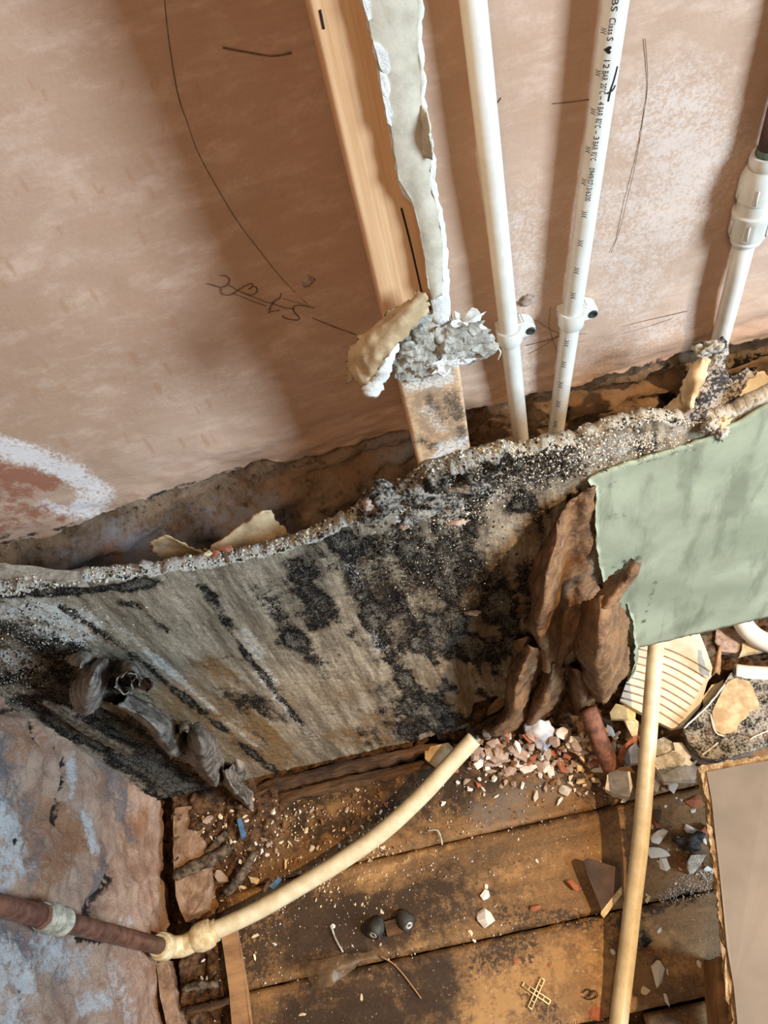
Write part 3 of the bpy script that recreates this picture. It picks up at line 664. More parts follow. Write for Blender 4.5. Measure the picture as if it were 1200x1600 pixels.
g = S('peeled_paper', [
    [(962, 926, .002), (976, 934, .010), (982, 945, .018)],
    [(978, 958, .002), (990, 965, .014), (990, 985, .024)],
    [(986, 1000, .000), (998, 1005, .010), (992, 1025, .024)],
    [(980, 1052, -.002), (992, 1052, .006), (982, 1062, .018)],
    [(962, 1084, -.004), (974, 1086, .002), (968, 1090, .012)]], MG, board, res=8, wr=.002, ws=60, rag=.002, seed=8)
g['label'] = 'pale green curled strip of face paper'

# --- dark curls at the foot of the left end
LC = [
 [[(102, 1028, .014), (128, 1017, .022), (155, 1020, .012)], [(106, 1036, .020), (128, 1031, .044), (150, 1030, .018)], [(112, 1040, .022), (126, 1042, .050), (140, 1040, .024)]],
 [[(148, 1032, .010), (164, 1028, .030), (174, 1040, .014)], [(128, 1046, .016), (150, 1046, .056), (173, 1058, .016)], [(109, 1074, .022), (140, 1076, .070), (168, 1080, .018)], [(111, 1100, .024), (135, 1108, .060), (158, 1098, .022)], [(124, 1115, .022), (139, 1117, .042), (150, 1108, .026)]],
 [[(170, 1046, .008), (198, 1030, .024), (222, 1036, .012)], [(180, 1058, .014), (206, 1046, .050), (232, 1050, .020)], [(196, 1060, .018), (216, 1056, .056), (242, 1072, .026)]],
 [[(168, 1096, .012), (184, 1102, .040), (200, 1084, .018)], [(198, 1112, .014), (224, 1120, .052), (256, 1110, .014)], [(228, 1137, .014), (250, 1146, .062), (286, 1130, .014)], [(254, 1166, .018), (268, 1176, .060), (300, 1150, .016)], [(266, 1182, .022), (276, 1184, .050), (286, 1172, .026)]],
 [[(284, 1146, .014), (304, 1134, .044), (334, 1144, .014)], [(287, 1166, .020), (315, 1163, .072), (346, 1174, .018)], [(293, 1190, .026), (320, 1196, .064), (356, 1200, .014)], [(328, 1226, .026), (338, 1228, .056), (354, 1216, .016)]],
 [[(340, 1194, .020), (352, 1204, .046), (368, 1188, .014)], [(349, 1226, .028), (362, 1230, .060), (376, 1218, .030)], [(370, 1252, .036), (383, 1252, .066), (396, 1242, .040)], [(388, 1275, .042), (398, 1277, .060), (411, 1268, .046)]],
 [[(262, 1140, .010), (286, 1128, .036), (312, 1132, .014)], [(268, 1152, .016), (290, 1142, .052), (310, 1140, .026)]],
 [[(352, 1190, .006), (370, 1182, .020), (398, 1196, .004)], [(356, 1206, .010), (374, 1204, .030), (396, 1214, .008)], [(352, 1222, .008), (370, 1226, .024), (388, 1226, .008)]],
]
for k, rows in enumerate(LC):
    S('curled_paper', rows, M['curl'], board, res=12, wr=.001, ws=90, rag=.0035, seed=20+k, cr=.0035, cs=40)
# the loop of curled paper
def loop(cxp, cyp, rp, a0, a1, near, far, nm, mat, par, seed, sq=.85):
    rows = []
    for a in np.linspace(a0, a1, 9):
        ca, sa = math.cos(math.radians(a)), math.sin(math.radians(a))
        rows.append([(cxp+rp*ca, cyp-rp*sa*sq, near), (cxp+rp*ca*.95, cyp-rp*sa*sq, (near+far)/2), (cxp+rp*ca*.8, cyp-rp*sa*sq*.8, far)])
    return S(nm, rows, mat, par, res=6, wr=.001, ws=70, rag=.003, seed=seed)
loop(200, 1068, 19, -20, 290, .062, .012, 'curled_paper', M['curl'], board, 31)
loop(222, 1070, 16, -60, 210, .058, .012, 'curled_paper', M['curl'], board, 32)
# torn backing paper standing up behind the top edge
KB = .377
def SB(nm, rows, mat, par, **k): return sheet(nm, pnet(rows, KB), mat, par, **k)
b1 = SB('torn_backing_paper', [[(233, 846, -.018), (262, 838, -.014), (292, 850, -.012), (312, 862, -.006), (332, 874, -.002)],
    [(242, 862, -.020), (270, 858, -.020), (298, 864, -.016), (314, 872, -.008), (332, 880, -.001)],
    [(256, 882, -.014), (274, 880, -.018), (298, 884, -.014), (316, 882, -.006), (334, 886, 0)]], M['kraft'], board, res=8, wr=.0015, ws=60, rag=.003, seed=41)
b2 = SB('torn_backing_paper', [[(318, 860, -.012), (356, 835, -.018), (390, 812, -.020), (414, 795, -.022), (422, 800, -.022)],
    [(326, 868, -.008), (360, 852, -.013), (394, 836, -.016), (424, 820, -.018), (436, 818, -.018)],
    [(336, 878, -.002), (364, 868, -.006), (398, 858, -.008), (430, 848, -.008), (458, 838, -.008)]], M['kraft'], board, res=8, wr=.0008, ws=60, rag=.003, thick=.0022, seed=42)
# crumbling lumps on the torn edge
def lump(name, c, s, mat, parent, rough=.35, ns=60, rot=0, sub=3):
    bm = bmesh.new(); bmesh.ops.create_icosphere(bm, subdivisions=sub, radius=1)
    Rr = Matrix.Rotation(rot, 3, 'Y')
    for v in bm.verts:
        d = v.co.normalized(); k = 1+rough*fbm(d.x+c[0]*50, d.y+c[1]*30, d.z+c[2]*40, 1.6, 4)
        v.co = Rr @ Vector((d.x*s[0]*k, d.y*s[1]*k, d.z*s[2]*k))+Vector(c)
    me = bpy.data.meshes.new(name); bm.to_mesh(me); bm.free(); me.materials.append(mat)
    me.polygons.foreach_set('use_smooth', [True]*len(me.polygons))
    o = bpy.data.objects.new(name, me); COL.objects.link(o)
    if parent: o.parent = parent
    return o
def m_crust():
    t = NT('mould_crust')
    c = t.mix(t.rng(t.math('ADD', t.noise(360, 6, .75), t.math('MULTIPLY', t.noise(40, 4, .7), .7)), .74, .98), srgb((34, 29, 25)), srgb((184, 174, 158)))
    c = t.mix(t.rng(t.noise(60, 4, .6), .55, .68), c, srgb((120, 84, 50)))
    return t.done(c, .9, t.noise(350, 6, .75), 1, .003, .15)
M['crust'] = m_crust()
for (px, py, w, h, d, r) in [(600, 782, .020, .011, .010, -.1), (652, 768, .016, .012, .010, .3), (690, 775, .018, .010, .008, .3), (640, 800, .022, .010, .007, 0), (580, 800, .010, .007, .008, .2), (735, 757, .018, .008, .008, .2), (700, 800, .014, .008, .006, 0)]:
    c = at(px, py, y=YB-.002); lump('mould_crust', (c.x, by(c.x, c.z)-.001, c.z), (w, d, h), M['crust'], board, .7, 60, r)
for (px, py, w, h, r) in [(713, 818, .008, .004, .3), (738, 948, .009, .003, .3), (575, 790, .004, .006, 0), (632, 822, .005, .003, 0)]:
    c = at(px, py, y=YB-.008); lump('loose_flake', (c.x, by(c.x, c.z)-.005, c.z), (w, .003, h), M['pinkchip'], board, .6, 60, r)
# rusty bare edge of gypsum where the white rim is stained
M['rimcrumb'] = simple('rim_gypsum_crumb', (170, 158, 138), (214, 204, 186), 300, .9, .3, .001)
M['blackcrumb'] = simple('mould_crumb', (24, 20, 17), (64, 54, 44), 300, .9, .3, .001)
# crumbs of gypsum along the torn edge and in the crust: too fine to pick apart
def crumbs(name, n, px_of, smin, smax, mat, seed):
    r = random.Random(seed); V, F = [], []
    T = [(0, 1, 2), (0, 2, 3), (0, 3, 4), (0, 4, 1), (5, 2, 1), (5, 3, 2), (5, 4, 3), (5, 1, 4)]
    for i in range(n):
        c = px_of(r); s_ = r.uniform(smin, smax)*r.uniform(.6, 1.3); b = len(V); R_ = Matrix.Rotation(r.uniform(0, 6), 3, 'X') @ Matrix.Rotation(r.uniform(0, 6), 3, 'Y')
        for d in ((0, 0, 1), (1, 0, 0), (0, 1, 0), (-1, 0, 0), (0, -1, 0), (0, 0, -1)): V.append(c+R_ @ (Vector(d)*s_*r.uniform(.55, 1.25)))
        F += [tuple(b+k for k in f) for f in T]
    o = mesh_obj(name, V, F, mat, board, False); o['kind'] = 'stuff'; return o
def rim_pt(r):
    x = r.uniform(-.45, .24)
    return Vector((x, by(x, .53)+r.uniform(-.001, .0125), btop(x)+r.uniform(-.0025, .0015)))
def front_pt(r, poly):
    a = r.choice(poly); px, py = r.gauss(a[0], a[2]), r.gauss(a[1], a[3]); v = at(px, py, y=YB-.004); z = min(v.z, btop(v.x)); return Vector((v.x, by(v.x, z)-.002-r.random()*.004, z))
crumbs('rim_crumbs', 1900, rim_pt, .0005, .0016, M['rimcrumb'], 3)
crumbs('rim_crumbs', 900, rim_pt, .0005, .0015, M['blackcrumb'], 4)
crumbs('rim_crumbs', 260, lambda r: (lambda x: Vector((x, by(x, .53)+r.uniform(0, .0125), btop(x)+r.uniform(-.002, .001))))(r.choice((r.uniform(-.135, -.085), r.uniform(-.07, -.03), r.uniform(.05, .1)))), .0007, .0018, M['creamchip'], 8)
CR = [(610, 790, 24, 10), (660, 775, 24, 14), (720, 765, 30, 14), (780, 745, 34, 12), (850, 728, 34, 10), (930, 708, 36, 9), (1000, 690, 34, 8), (690, 800, 34, 12)]
crumbs('crust_crumbs', 2200, lambda r: front_pt(r, CR), .0004, .0013, M['rimcrumb'], 5)
crumbs('crust_crumbs', 4200, lambda r: front_pt(r, CR[:5]+[(590, 900, 14, 40), (700, 880, 50, 40), (40, 1010, 40, 40)]), .0005, .0016, M['blackcrumb'], 6)
crumbs('crust_crumbs', 900, lambda r: front_pt(r, [(40, 970, 40, 24), (110, 975, 40, 20), (30, 1050, 24, 20), (680, 870, 60, 50)]), .0003, .0009, M['rimcrumb'], 7)
fk = prism('broken_flake', [at(p[0], p[1], y=YB-.004) for p in [(572, 798), (570, 786), (580, 770), (600, 763), (618, 770), (627, 778), (616, 800), (596, 806)]], (0, 1, 0), .010, M['crust'], board, .002, 140, 0, .004)
# chips caught on the top edge
def hull(seed, n=14, flat=.45, mat=None, name='chip'):
    rs = np.random.RandomState(seed); bm = bmesh.new()
    for p in rs.normal(size=(n, 3)):
        p = p/np.linalg.norm(p)*rs.uniform(.7, 1); bm.verts.new((p[0]*.5, p[1]*.5*rs.uniform(.75, 1), p[2]*.5*flat))
    r = bmesh.ops.convex_hull(bm, input=bm.verts)
    for v in [v for v in bm.verts if not v.link_faces]: bm.verts.remove(v)
    me = bpy.data.meshes.new(name); bm.to_mesh(me); bm.free(); me.materials.append(mat)
    me['zmin'] = min(v.co.z for v in me.vertices); return me
def place_mesh(name, me, loc, size, rot, label, cat, group=None, parent=None):
    o = bpy.data.objects.new(name, me); COL.objects.link(o); o.location = loc
    o.scale = size if hasattr(size, '__len__') else (size,)*3; o.rotation_euler = rot
    if parent: o.parent = parent
    else: tag(o, label, cat, group)
    return o
box_red = hull(501, 10, .5, M['brickchip'], 'brick_chip'); box_cream = hull(502, 9, .4, M['creamchip'], 'cream_chip')
def edge_pt(px, py, lift=.0): v = at(px, py, y=YB+.002); return Vector((v.x, v.y, btop(v.x)+lift))
place_mesh('brick_chip', box_red, edge_pt(364, 874, .008), (.016, .010, .018), (.3, .5, .2), 'small red brick chip resting on the torn board edge, upper one', 'brick chip')
place_mesh('brick_chip', box_red, edge_pt(350, 884, .004), (.012, .010, .012), (.1, -.4, 1.2), 'small red brick chip resting on the torn board edge, lower one', 'brick chip')
place_mesh('tile_chip', box_cream, edge_pt(340, 884, .006), (.010, .009, .020), (.2, .2, .4), 'small cream chip beside the red chips on the board edge', 'chip')

# --- crumpled piece of board leaning on the right-hand pipe
frag = thing('plasterboard_fragment', 'crumpled mould-speckled plasterboard scrap leaning against the right-hand wall pipe', 'plasterboard scrap')
def m_mouldpaper():
    t = NT('mould_speckled_paper')
    c = t.mix(t.rng(t.noise(30, 4, .6), .35, .65), srgb((176, 168, 156)), srgb((138, 128, 116)))
    c = t.mix(t.rng(t.math('ADD', t.noise(380, 4, .7), t.math('MULTIPLY', t.noise(40, 4, .7), .9)), .88, 1.05), c, srgb((46, 42, 40)))
    return t.done(c, .85, t.noise(300, 5, .7), .8, .002, .2)
M['mouldpaper'] = m_mouldpaper()
FB = .385
def SF(rows, mat, nm, **k): return sheet(nm, pnet(rows, FB), mat, frag, **k)
def lean(rows):   # sheet leaning back from the board edge to the pipe
    return [[(p[0], p[1], .010-.0004*(655-p[1])+p[2]) for p in r] for r in rows]
SF(lean([[(1126, 530, 0), (1131, 527, .002), (1136, 534, .002), (1141, 538, 0)], [(1110, 548, 0), (1122, 548, .003), (1132, 552, .003), (1138, 558, .001)], [(1104, 566, -.001), (1118, 566, .004), (1132, 574, .003), (1142, 588, 0)],
    [(1090, 592, -.001), (1112, 592, .004), (1138, 598, .001), (1176, 578, -.003)], [(1082, 618, 0), (1106, 618, .005), (1134, 616, .002), (1166, 600, -.003)], [(1084, 636, .001), (1106, 638, .004), (1124, 640, .003), (1148, 628, 0)], [(1094, 648, .003), (1110, 652, .003), (1120, 658, .003), (1132, 650, .001)]]),
   M['mouldpaper'], 'mouldy_sheet', res=10, wr=.0015, ws=120, rag=.003, thick=.002, seed=51, cr=.006, cs=40)
SF([[(1164, 602, -.020), (1178, 584, -.026), (1190, 580, -.028), (1199, 588, -.030)], [(1150, 624, -.010), (1168, 616, -.014), (1186, 612, -.018), (1199, 608, -.024)], [(1132, 662, .002), (1156, 652, .000), (1176, 642, -.002), (1199, 632, -.006)]], M['greypaper'], 'bare_sheet', res=7, wr=.001, ws=40, rag=.002, thick=.002, seed=52)
SF([[(1088, 562, -.026), (1098, 558, -.022), (1110, 562, -.022)], [(1072, 598, -.018), (1086, 598, -.008), (1104, 590, -.012)], [(1066, 625, -.010), (1078, 628, .002), (1090, 622, -.004)], [(1066, 644, -.004), (1078, 648, .006), (1090, 640, .002)]], M['kraft'], 'kraft_layer', res=9, wr=.0012, ws=120, rag=.002, thick=.002, seed=53, cr=.004, cs=50)
SF([[(1026, 646, -.008), (1046, 630, -.016), (1066, 610, -.020)], [(1034, 654, .002), (1056, 644, -.004), (1072, 632, -.010)], [(1046, 664, .008), (1068, 658, .006), (1082, 646, .000)]], M['kraft'], 'kraft_layer', res=9, wr=.0012, ws=120, rag=.002, thick=.002, seed=54, cr=.004, cs=50)
SF([[(1046, 654, .010), (1072, 646, .012), (1098, 634, .010)], [(1050, 664, .016), (1076, 658, .018), (1102, 648, .016)], [(1058, 674, .016), (1082, 670, .018), (1106, 662, .014)]], M['mouldpaper'], 'mouldy_sheet', res=7, wr=.004, ws=70, rag=.003, thick=.004, seed=55)
c = at(1104, 548, y=FB+.026); lump('gypsum_lump', c, (.009, .005, .006), M['gypgrey'], frag, 1.2)
c = at(1114, 542, y=FB+.026); lump('gypsum_lump', c, (.007, .005, .006), M['gypgrey'], frag, 1.2)
sheet('dark_flap', pnet([[(1086, 535, -.050), (1098, 534, -.040), (1110, 535, -.034)], [(1092, 540, -.050), (1102, 541, -.040), (1110, 540, -.034)], [(1098, 545, -.046), (1104, 546, -.040), (1108, 545, -.034)]], FB), M['curl'], frag, res=5, thick=.0015)
for (px, py, s, m) in [(1122, 668, .005, 'pinkchip'), (1128, 662, .005, 'kraft'), (1112, 664, .005, 'gypgrey'), (1128, 676, .0045, 'gypgrey'), (1104, 668, .004, 'gypgrey')]:
    c = at(px, py, y=YB-.004); lump('gypsum_lump', c, (s, s*.6, s*1.3), M[m], frag, 1.2)

# ================================================================== STUD AND WHAT HANGS ON IT
YS = .3785
xl0, xl1 = .0035, .0475
stud = thing('timber_stud', 'upright pine stud fixed to the plastered wall, blackened at its foot', 'stud')
def m_stud():
    t = NT('pine_stud')
    g = t.noise(62, 5, .6, .25, (1, 1, .035)); g2 = t.noise(260, 4, .6, .1, (1, 1, .03)); a = t.noise(90, 5, .7)
    c = t.mix(t.rng(g, .3, .7), srgb((198, 150, 106)), srgb((226, 184, 140)))
    c = t.mix(t.math('MULTIPLY', t.rng(g2, .5, .7), .4), c, srgb((176, 122, 74)))
    c = t.layer(c, 'grey', srgb((146, 122, 98)), 200, .9, .2, .8, op=.8)
    c = t.layer(c, 'dark', srgb((62, 52, 44)), 420, 1.2, .22, .95, op=.85)
    c = t.layer(c, 'white', srgb((222, 214, 202)), 500, 1.2, .25, .9, op=.85)
    return t.done(c, .6, t.math('ADD', g2, a), .2, .0008, .3)
MS = m_stud()
def build_stud():
    # outline of the section with rounded arrises, swept up in small steps so that stains have points to sit on
    prof = []
    r = .003
    for (cx_, cy_, a0) in [(xl1-r, YS+r, -90), (xl1-r, .465-r, 0), (xl0+r, .465-r, 90), (xl0+r, YS+r, 180)]:
        for k in range(4):
            a = math.radians(a0+k*30); prof.append((cx_+r*math.cos(a), cy_+r*math.sin(a)))
    # extra points across the front face
    front = [(xl0+r+(xl1-xl0-2*r)*k/22, YS) for k in range(1, 22)]
    prof = prof+front
    zs = np.concatenate([np.linspace(.3, .68, 130), np.linspace(.69, 1.6, 30)]); m = len(prof); V = []
    for z in zs:
        for (x, y) in prof: V.append((x+.0006*fbm(x, y, z*.3, 60, 2), y-.0003*fbm(x*4, y, z*.1, 120, 2), z))
    F = []
    for j in range(len(zs)-1):
        for k in range(m): k2 = (k+1) % m; F.append((j*m+k, j*m+k2, j*m+m+k2, j*m+m+k))
    F.append(tuple(range(m))[::-1]); F.append(tuple((len(zs)-1)*m+k for k in range(m)))
    P2 = np.array(V)[:, [0, 2]]; smp = lambda px, py: (lambda v: (v.x, v.z))(at(px, py, y=YS))
    grey = strokes(P2, [([(670, 600), (690, 650), (700, 720)], .03, .75)], smp)
    dark = strokes(P2, [([(705, 620), (715, 650)], .008, .8), ([(670, 620), (680, 640)], .006, .6), ([(660, 690), (680, 700)], .006, .75), ([(725, 690), (720, 670)], .006, .8), ([(539, 205), (545, 225)], .003, .9), ([(690, 660), (700, 640)], .01, .5)], smp)
    white = strokes(P2, [([(700, 700), (720, 715), (690, 718)], .012, .75), ([(680, 720), (720, 690)], .01, .7), ([(640, 600), (700, 590)], .01, .7), ([(665, 640), (690, 670)], .008, .5)], smp)
    o = mesh_obj('post', V, F, MS, stud, True, dict(grey=grey, dark=dark, white=white))
    es = o.modifiers.new('edges', 'EDGE_SPLIT'); es.split_angle = math.radians(40)
    return o
post = build_stud()
# long split in the timber, dark inside
def ribbon(name, pts, w, mat, parent, lift=.0006, nrm=(0, -1, 0)):
    """thin raised stroke along points lying on a surface"""
    return tube(name, [p+Vector(nrm)*lift for p in pts], w, mat, parent, seg=6)
for poly in [[(627, 325), (640, 375), (655, 440), (668, 500)], [(500, 15), (506, 45)]]:
    ribbon('split', path([at(*p, y=YS) for p in poly], 6), .0006, M['black'], post, .0001)

# strip of the old plasterboard still nailed to the stud
strip = thing('plasterboard_strip', 'ragged strip of grey plasterboard paper left along the pine stud', 'plasterboard strip')
SY = YS-.0075
def strip_rows(l, r, y0):
    out = []
    for (a, b) in zip(l, r):
        out.append([at(a[0]+(b[0]-a[0])*t, a[1]+(b[1]-a[1])*t, y=y0-.0012*math.sin(t*math.pi)) for t in (0, .25, .5, .75, 1)])
    return out
Lp = [(548, -60), (568, 0), (578, 50), (588, 90), (602, 150), (612, 220), (622, 280), (642, 312), (655, 360), (662, 400), (668, 440), (676, 470)]
Rp = [(648, -60), (657, 0), (654, 60), (660, 120), (660, 160), (668, 210), (676, 245), (672, 280), (682, 320), (690, 370), (692, 420), (690, 460)]
sheet('grey_paper', strip_rows(Lp, Rp, SY), M['greypaper'], strip, thick=.0012, res=6, rag=.0016, wr=.0005, ws=60, seed=61)
Lg = [(545, -60), (566, 0), (577, 45), (586, 90), (598, 150), (606, 195), (616, 240), (625, 290), (648, 318), (662, 370), (668, 410), (672, 450), (680, 500)]
Rg = [(649, -60), (658, 0), (656, 60), (662, 120), (662, 160), (671, 210), (678, 250), (677, 285), (688, 330), (695, 380), (698, 420), (699, 460), (700, 500)]
sheet('gypsum_layer', strip_rows(Lg, Rg, SY+.0042), M['gyp'], strip, thick=.0062, res=6, rag=.0014, wr=.0006, ws=90, seed=62)
for pl in [[(584, 66), (592, 70), (606, 84), (610, 110), (604, 120), (594, 108)], [(592, 112), (604, 118), (610, 140), (606, 158), (598, 148)], [(598, 150), (608, 158), (614, 178), (612, 196), (606, 192)], [(566, -2), (578, 0), (580, 30), (574, 34)]]:
    prism('gypsum_flake', [at(p[0], p[1], y=SY-.0018) for p in pl], (0, 1, 0), .004, M['gyp'], strip, .0008, 300, 0, .003)
sheet('lifted_paper', [[at(660, 165, y=SY-.001), at(668, 175, y=SY-.003), at(672, 190, y=SY-.006)], [at(660, 195, y=SY-.001), at(670, 205, y=SY-.005), at(676, 220, y=SY-.008)], [at(660, 245, y=SY-.001), at(669, 248, y=SY-.003), at(677, 248, y=SY-.004)]], M['greypaper'], strip, res=6, thick=.001, rag=.001, seed=63)
# tan face paper curling down to the left
cp = sheet('curled_face_paper', [[at(p[0], p[1], y=SY-p[2]) for p in r] for r in [
    [(640, 470, .002), (652, 460, .005), (664, 462, .007), (673, 486, .003)],
    [(612, 486, .004), (628, 484, .009), (642, 488, .012), (654, 502, .011)],
    [(576, 514, .006), (594, 516, .012), (612, 524, .017), (626, 534, .018)],
    [(546, 546, .006), (562, 550, .012), (584, 560, .018), (604, 558, .019)],
    [(541, 570, .004), (552, 578, .009), (572, 588, .015), (592, 580, .018)],
    [(543, 600, .001), (554, 590, .006), (566, 600, .011), (580, 596, .014)]]], M['kraft'], strip, res=10, rag=.003, wr=.0006, ws=120, thick=.0010, seed=64, cr=.0022, cs=45)
cp['label'] = 'tan curled flap of face paper'
sheet('gypsum_backing', [
    [at(606, 536, y=SY-.012), at(612, 532, y=SY-.010), at(618, 534, y=SY-.006)],
    [at(594, 560, y=SY-.012), at(602, 562, y=SY-.012), at(610, 558, y=SY-.006)],
    [at(580, 585, y=SY-.010), at(592, 590, y=SY-.012), at(602, 582, y=SY-.006)],
    [at(568, 604, y=SY-.008), at(578, 614, y=SY-.010), at(592, 606, y=SY-.004)]], M['gyp'], strip, res=7, rag=.002, wr=.0025, ws=110, thick=.006, seed=65)
# lump of plaster and joint filler round the stud
fill = thing('plaster_band', 'crumbling grey plaster lump stuck across the stud beside the pipe clip', 'plaster lump')
def SP(rows, mat, nm, y0, **k): return sheet(nm, [[at(p[0], p[1], y=y0-p[2]) for p in r] for r in rows], mat, fill, **k)
SP([[(620, 526, .004), (640, 520, .010), (660, 520, .010), (676, 518, .007)], [(614, 552, .004), (640, 546, .012), (662, 545, .012), (678, 545, .009)], [(612, 575, .003), (636, 570, .010), (660, 572, .009), (676, 575, .007)], [(622, 590, .001), (640, 590, .004), (656, 592, .003), (668, 588, .002)]], M['gypgrey'], 'filler', YS, res=16, wr=.0042, ws=150, rag=.003, thick=.005, seed=71)
SP([[(676, 512, .006), (700, 510, .009), (716, 516, .008)], [(678, 540, .008), (704, 536, .013), (722, 540, .010)], [(680, 562, .006), (702, 556, .010), (736, 560, .006)]], M['gypgrey'], 'filler', YS, res=16, wr=.0038, ws=150, rag=.003, thick=.005, seed=72)
for (px, py, w, h, off, m) in [(694, 568, .011, .006, .010, 'gyp'), (722, 508, .010, .008, .006, 'gyp'), (735, 524, .009, .009, .008, 'gypgrey'), (752, 540, .010, .007, .008, 'gypgrey'), (738, 556, .012, .005, .006, 'gypgrey'), (716, 562, .007, .004, .008, 'gyp'), (652, 508, .014, .006, .004, 'gypgrey'), (720, 535, .010, .009, .010, 'gypgrey')]:
    c = at(px, py, y=YS-off); lump('plaster_lump', c, (w, .0035, h), M[m], fill, 1.3, 60, -.1)
for o_ in fill.children: o_.data.polygons.foreach_set('use_smooth', [False]*len(o_.data.polygons))
c = at(638, 539, y=YS-.014); lathe('screw_head', c, (0, -1, -.2), [(0, .0045), (.001, .0046), (.0022, .0036), (.0026, .002), (.0020, .001)], M['steel'], fill, 16)
SP([[(676, 478, .003), (690, 474, .004), (697, 478, .003)], [(680, 505, .004), (690, 500, .006), (699, 505, .004)]], M['gyp'], 'filler', YS, res=6, wr=.001, rag=.001, thick=.004, seed=73)
tube('fibre', path([at(768, 528, y=YS+.03), at(775, 540, y=YS+.032), at(782, 550, y=YS+.03), at(778, 562, y=YS+.032)], 5), .0006, M['gyp'], fill, 6)

# ================================================================== WALL PIPES
YP = .4575; RP = .0077
def wp(px, py, y=YP): return at(px, py, y=y)
def straight(a, b, ext0, ext1, n=12):
    d = (b-a).normalized(); a2 = a-d*ext0; b2 = b+d*ext1
    return [a2.lerp(b2, i/(n-1)) for i in range(n)]
p2 = straight(wp(739, 0), wp(814, 690), .35, .10)
pipe2 = thing('water_pipe', 'white plastic pipe rising beside the pine stud', 'pipe'); tube('tube', p2, RP, M['plastic'], pipe2, 28)
p3a, p3b = wp(962, 0), wp(866, 690)
p3 = straight(p3a, p3b, .35, .10)
pipe3 = thing('water_pipe', 'white plastic pipe printed with black lettering', 'pipe'); tube3 = tube('tube', p3, RP, M['plastic'], pipe3, 28)
p4a, p4b = wp(1166, 372), wp(1128, 520)
p4 = straight(p4a, p4b, .0, .28)
pipe4 = thing('water_pipe', 'white plastic pipe running down from the push-fit coupling at the right', 'pipe'); tube('tube', p4, RP, M['plastic'], pipe4, 28)
# push-fit coupling and the copper above it
ax4 = (p4a-p4b).normalized(); cup = thing('pipe_coupling', 'white push-fit coupling joining copper to plastic pipe', 'coupling')
L4 = (wp(1183, 245)-p4a).dot(ax4)
k = L4/.058
base4 = p4a-ax4*.002
lathe('lower_collar', base4, ax4, [(0, .0088), (.000, .0112), (.0025, .0118), (.004, .0110), (.005, .0112), (.0058, .0116)], M['fitting'], cup, 36)
cbody = lathe('body', base4, ax4, [(.0058*k, .0136), (.008*k, .0146), (.019*k, .0146), (.0205*k, .0150), (.0225*k, .0148), (.0235*k, .0128), (.031*k, .0126), (.0325*k, .0146), (.044*k, .0146), (.049*k, .0132), (.052*k, .0112)], M['fitting'], cup, 36, (1, 2))
lathe('upper_collar', base4, ax4, [(.052*k, .0100), (.0535*k, .0114), (.057*k, .0116), (.060*k, .0108), (.060*k, .0080)], M['fitting'], cup, 36)
for a in range(6):
    aa = a*math.pi/3; u = ax4.cross(Vector((0, 1, 0))).normalized(); v = ax4.cross(u); dr = u*math.cos(aa)+v*math.sin(aa)
    for h0, h1 in ((.0085, .0185), (.0335, .0435)):
        tube('grip_rib', [base4+ax4*h0*k+dr*.0145, base4+ax4*h1*k+dr*.0145], .0007, M['fitting'], cbody, 8)
cop = thing('copper_pipe', 'dark copper pipe entering the top of the white coupling', 'pipe')
top4 = base4+ax4*.058*k
tube('tube', straight(top4, top4+ax4*.3, 0, 0, 6), .0076, M['copper'], cop, 24)
lathe('verdigris_ring', top4, ax4, [(.001, .0078), (.0025, .0086), (.005, .0082), (.007, .0077)], simple('verdigris', (62, 84, 70), (96, 108, 92), 90, .8), cop, 20)

# clips
def clip(px, py, pa, pb, label, side=1):
    t = thing('pipe_clip', label, 'pipe clip', 'pipe clips on the wall')
    ax = (pa-pb).normalized(); c = wp(px, py)
    # put the centre on the pipe's axis
    c = pb+ax*((c-pb).dot(ax))
    lathe('ring', c-ax*.007, ax, [(0, .0078), (0, .0100), (.0012, .0106), (.0128, .0106), (.014, .0100), (.014, .0078)], M['fitting'], t, 28)
    bx = Vector((side, 0, 0)); pts = []
    for (dx, dz) in [(.006, .008), (.012, .009), (.021, .004), (.0225, .000), (.021, -.005), (.017, -.007), (.006, -.007)]:
        pts.append(Vector((c.x+dx*side, c.y-.001, c.z+dz)))
    lug = prism('lug', pts, (0, 1, 0), D-c.y+.001, M['fitting'], t, 0, 1, .0012)
    lathe('screw', Vector((c.x+.0175*side, c.y+.0005, c.z-.001)), (0, -1, 0), [(0, .0038), (.0022, .0038), (.0028, .0030), (.0016, .0012)], M['rubber'], lug, 14)
    prism('back_plate', [Vector((c.x-.009, c.y+.004, c.z-.006)), Vector((c.x+.009, c.y+.004, c.z-.006)), Vector((c.x+.009, c.y+.004, c.z+.006)), Vector((c.x-.009, c.y+.004, c.z+.006))], (0, 1, 0), D-c.y-.0035, M['fitting'], t, 0, 1, .001)
    return t
clip(791, 524, p2[0], p2[-1], 'white pipe clip spattered with plaster beside the stud')
clip(896, 496, p3[0], p3[-1], 'clean white pipe clip on the lettered pipe')

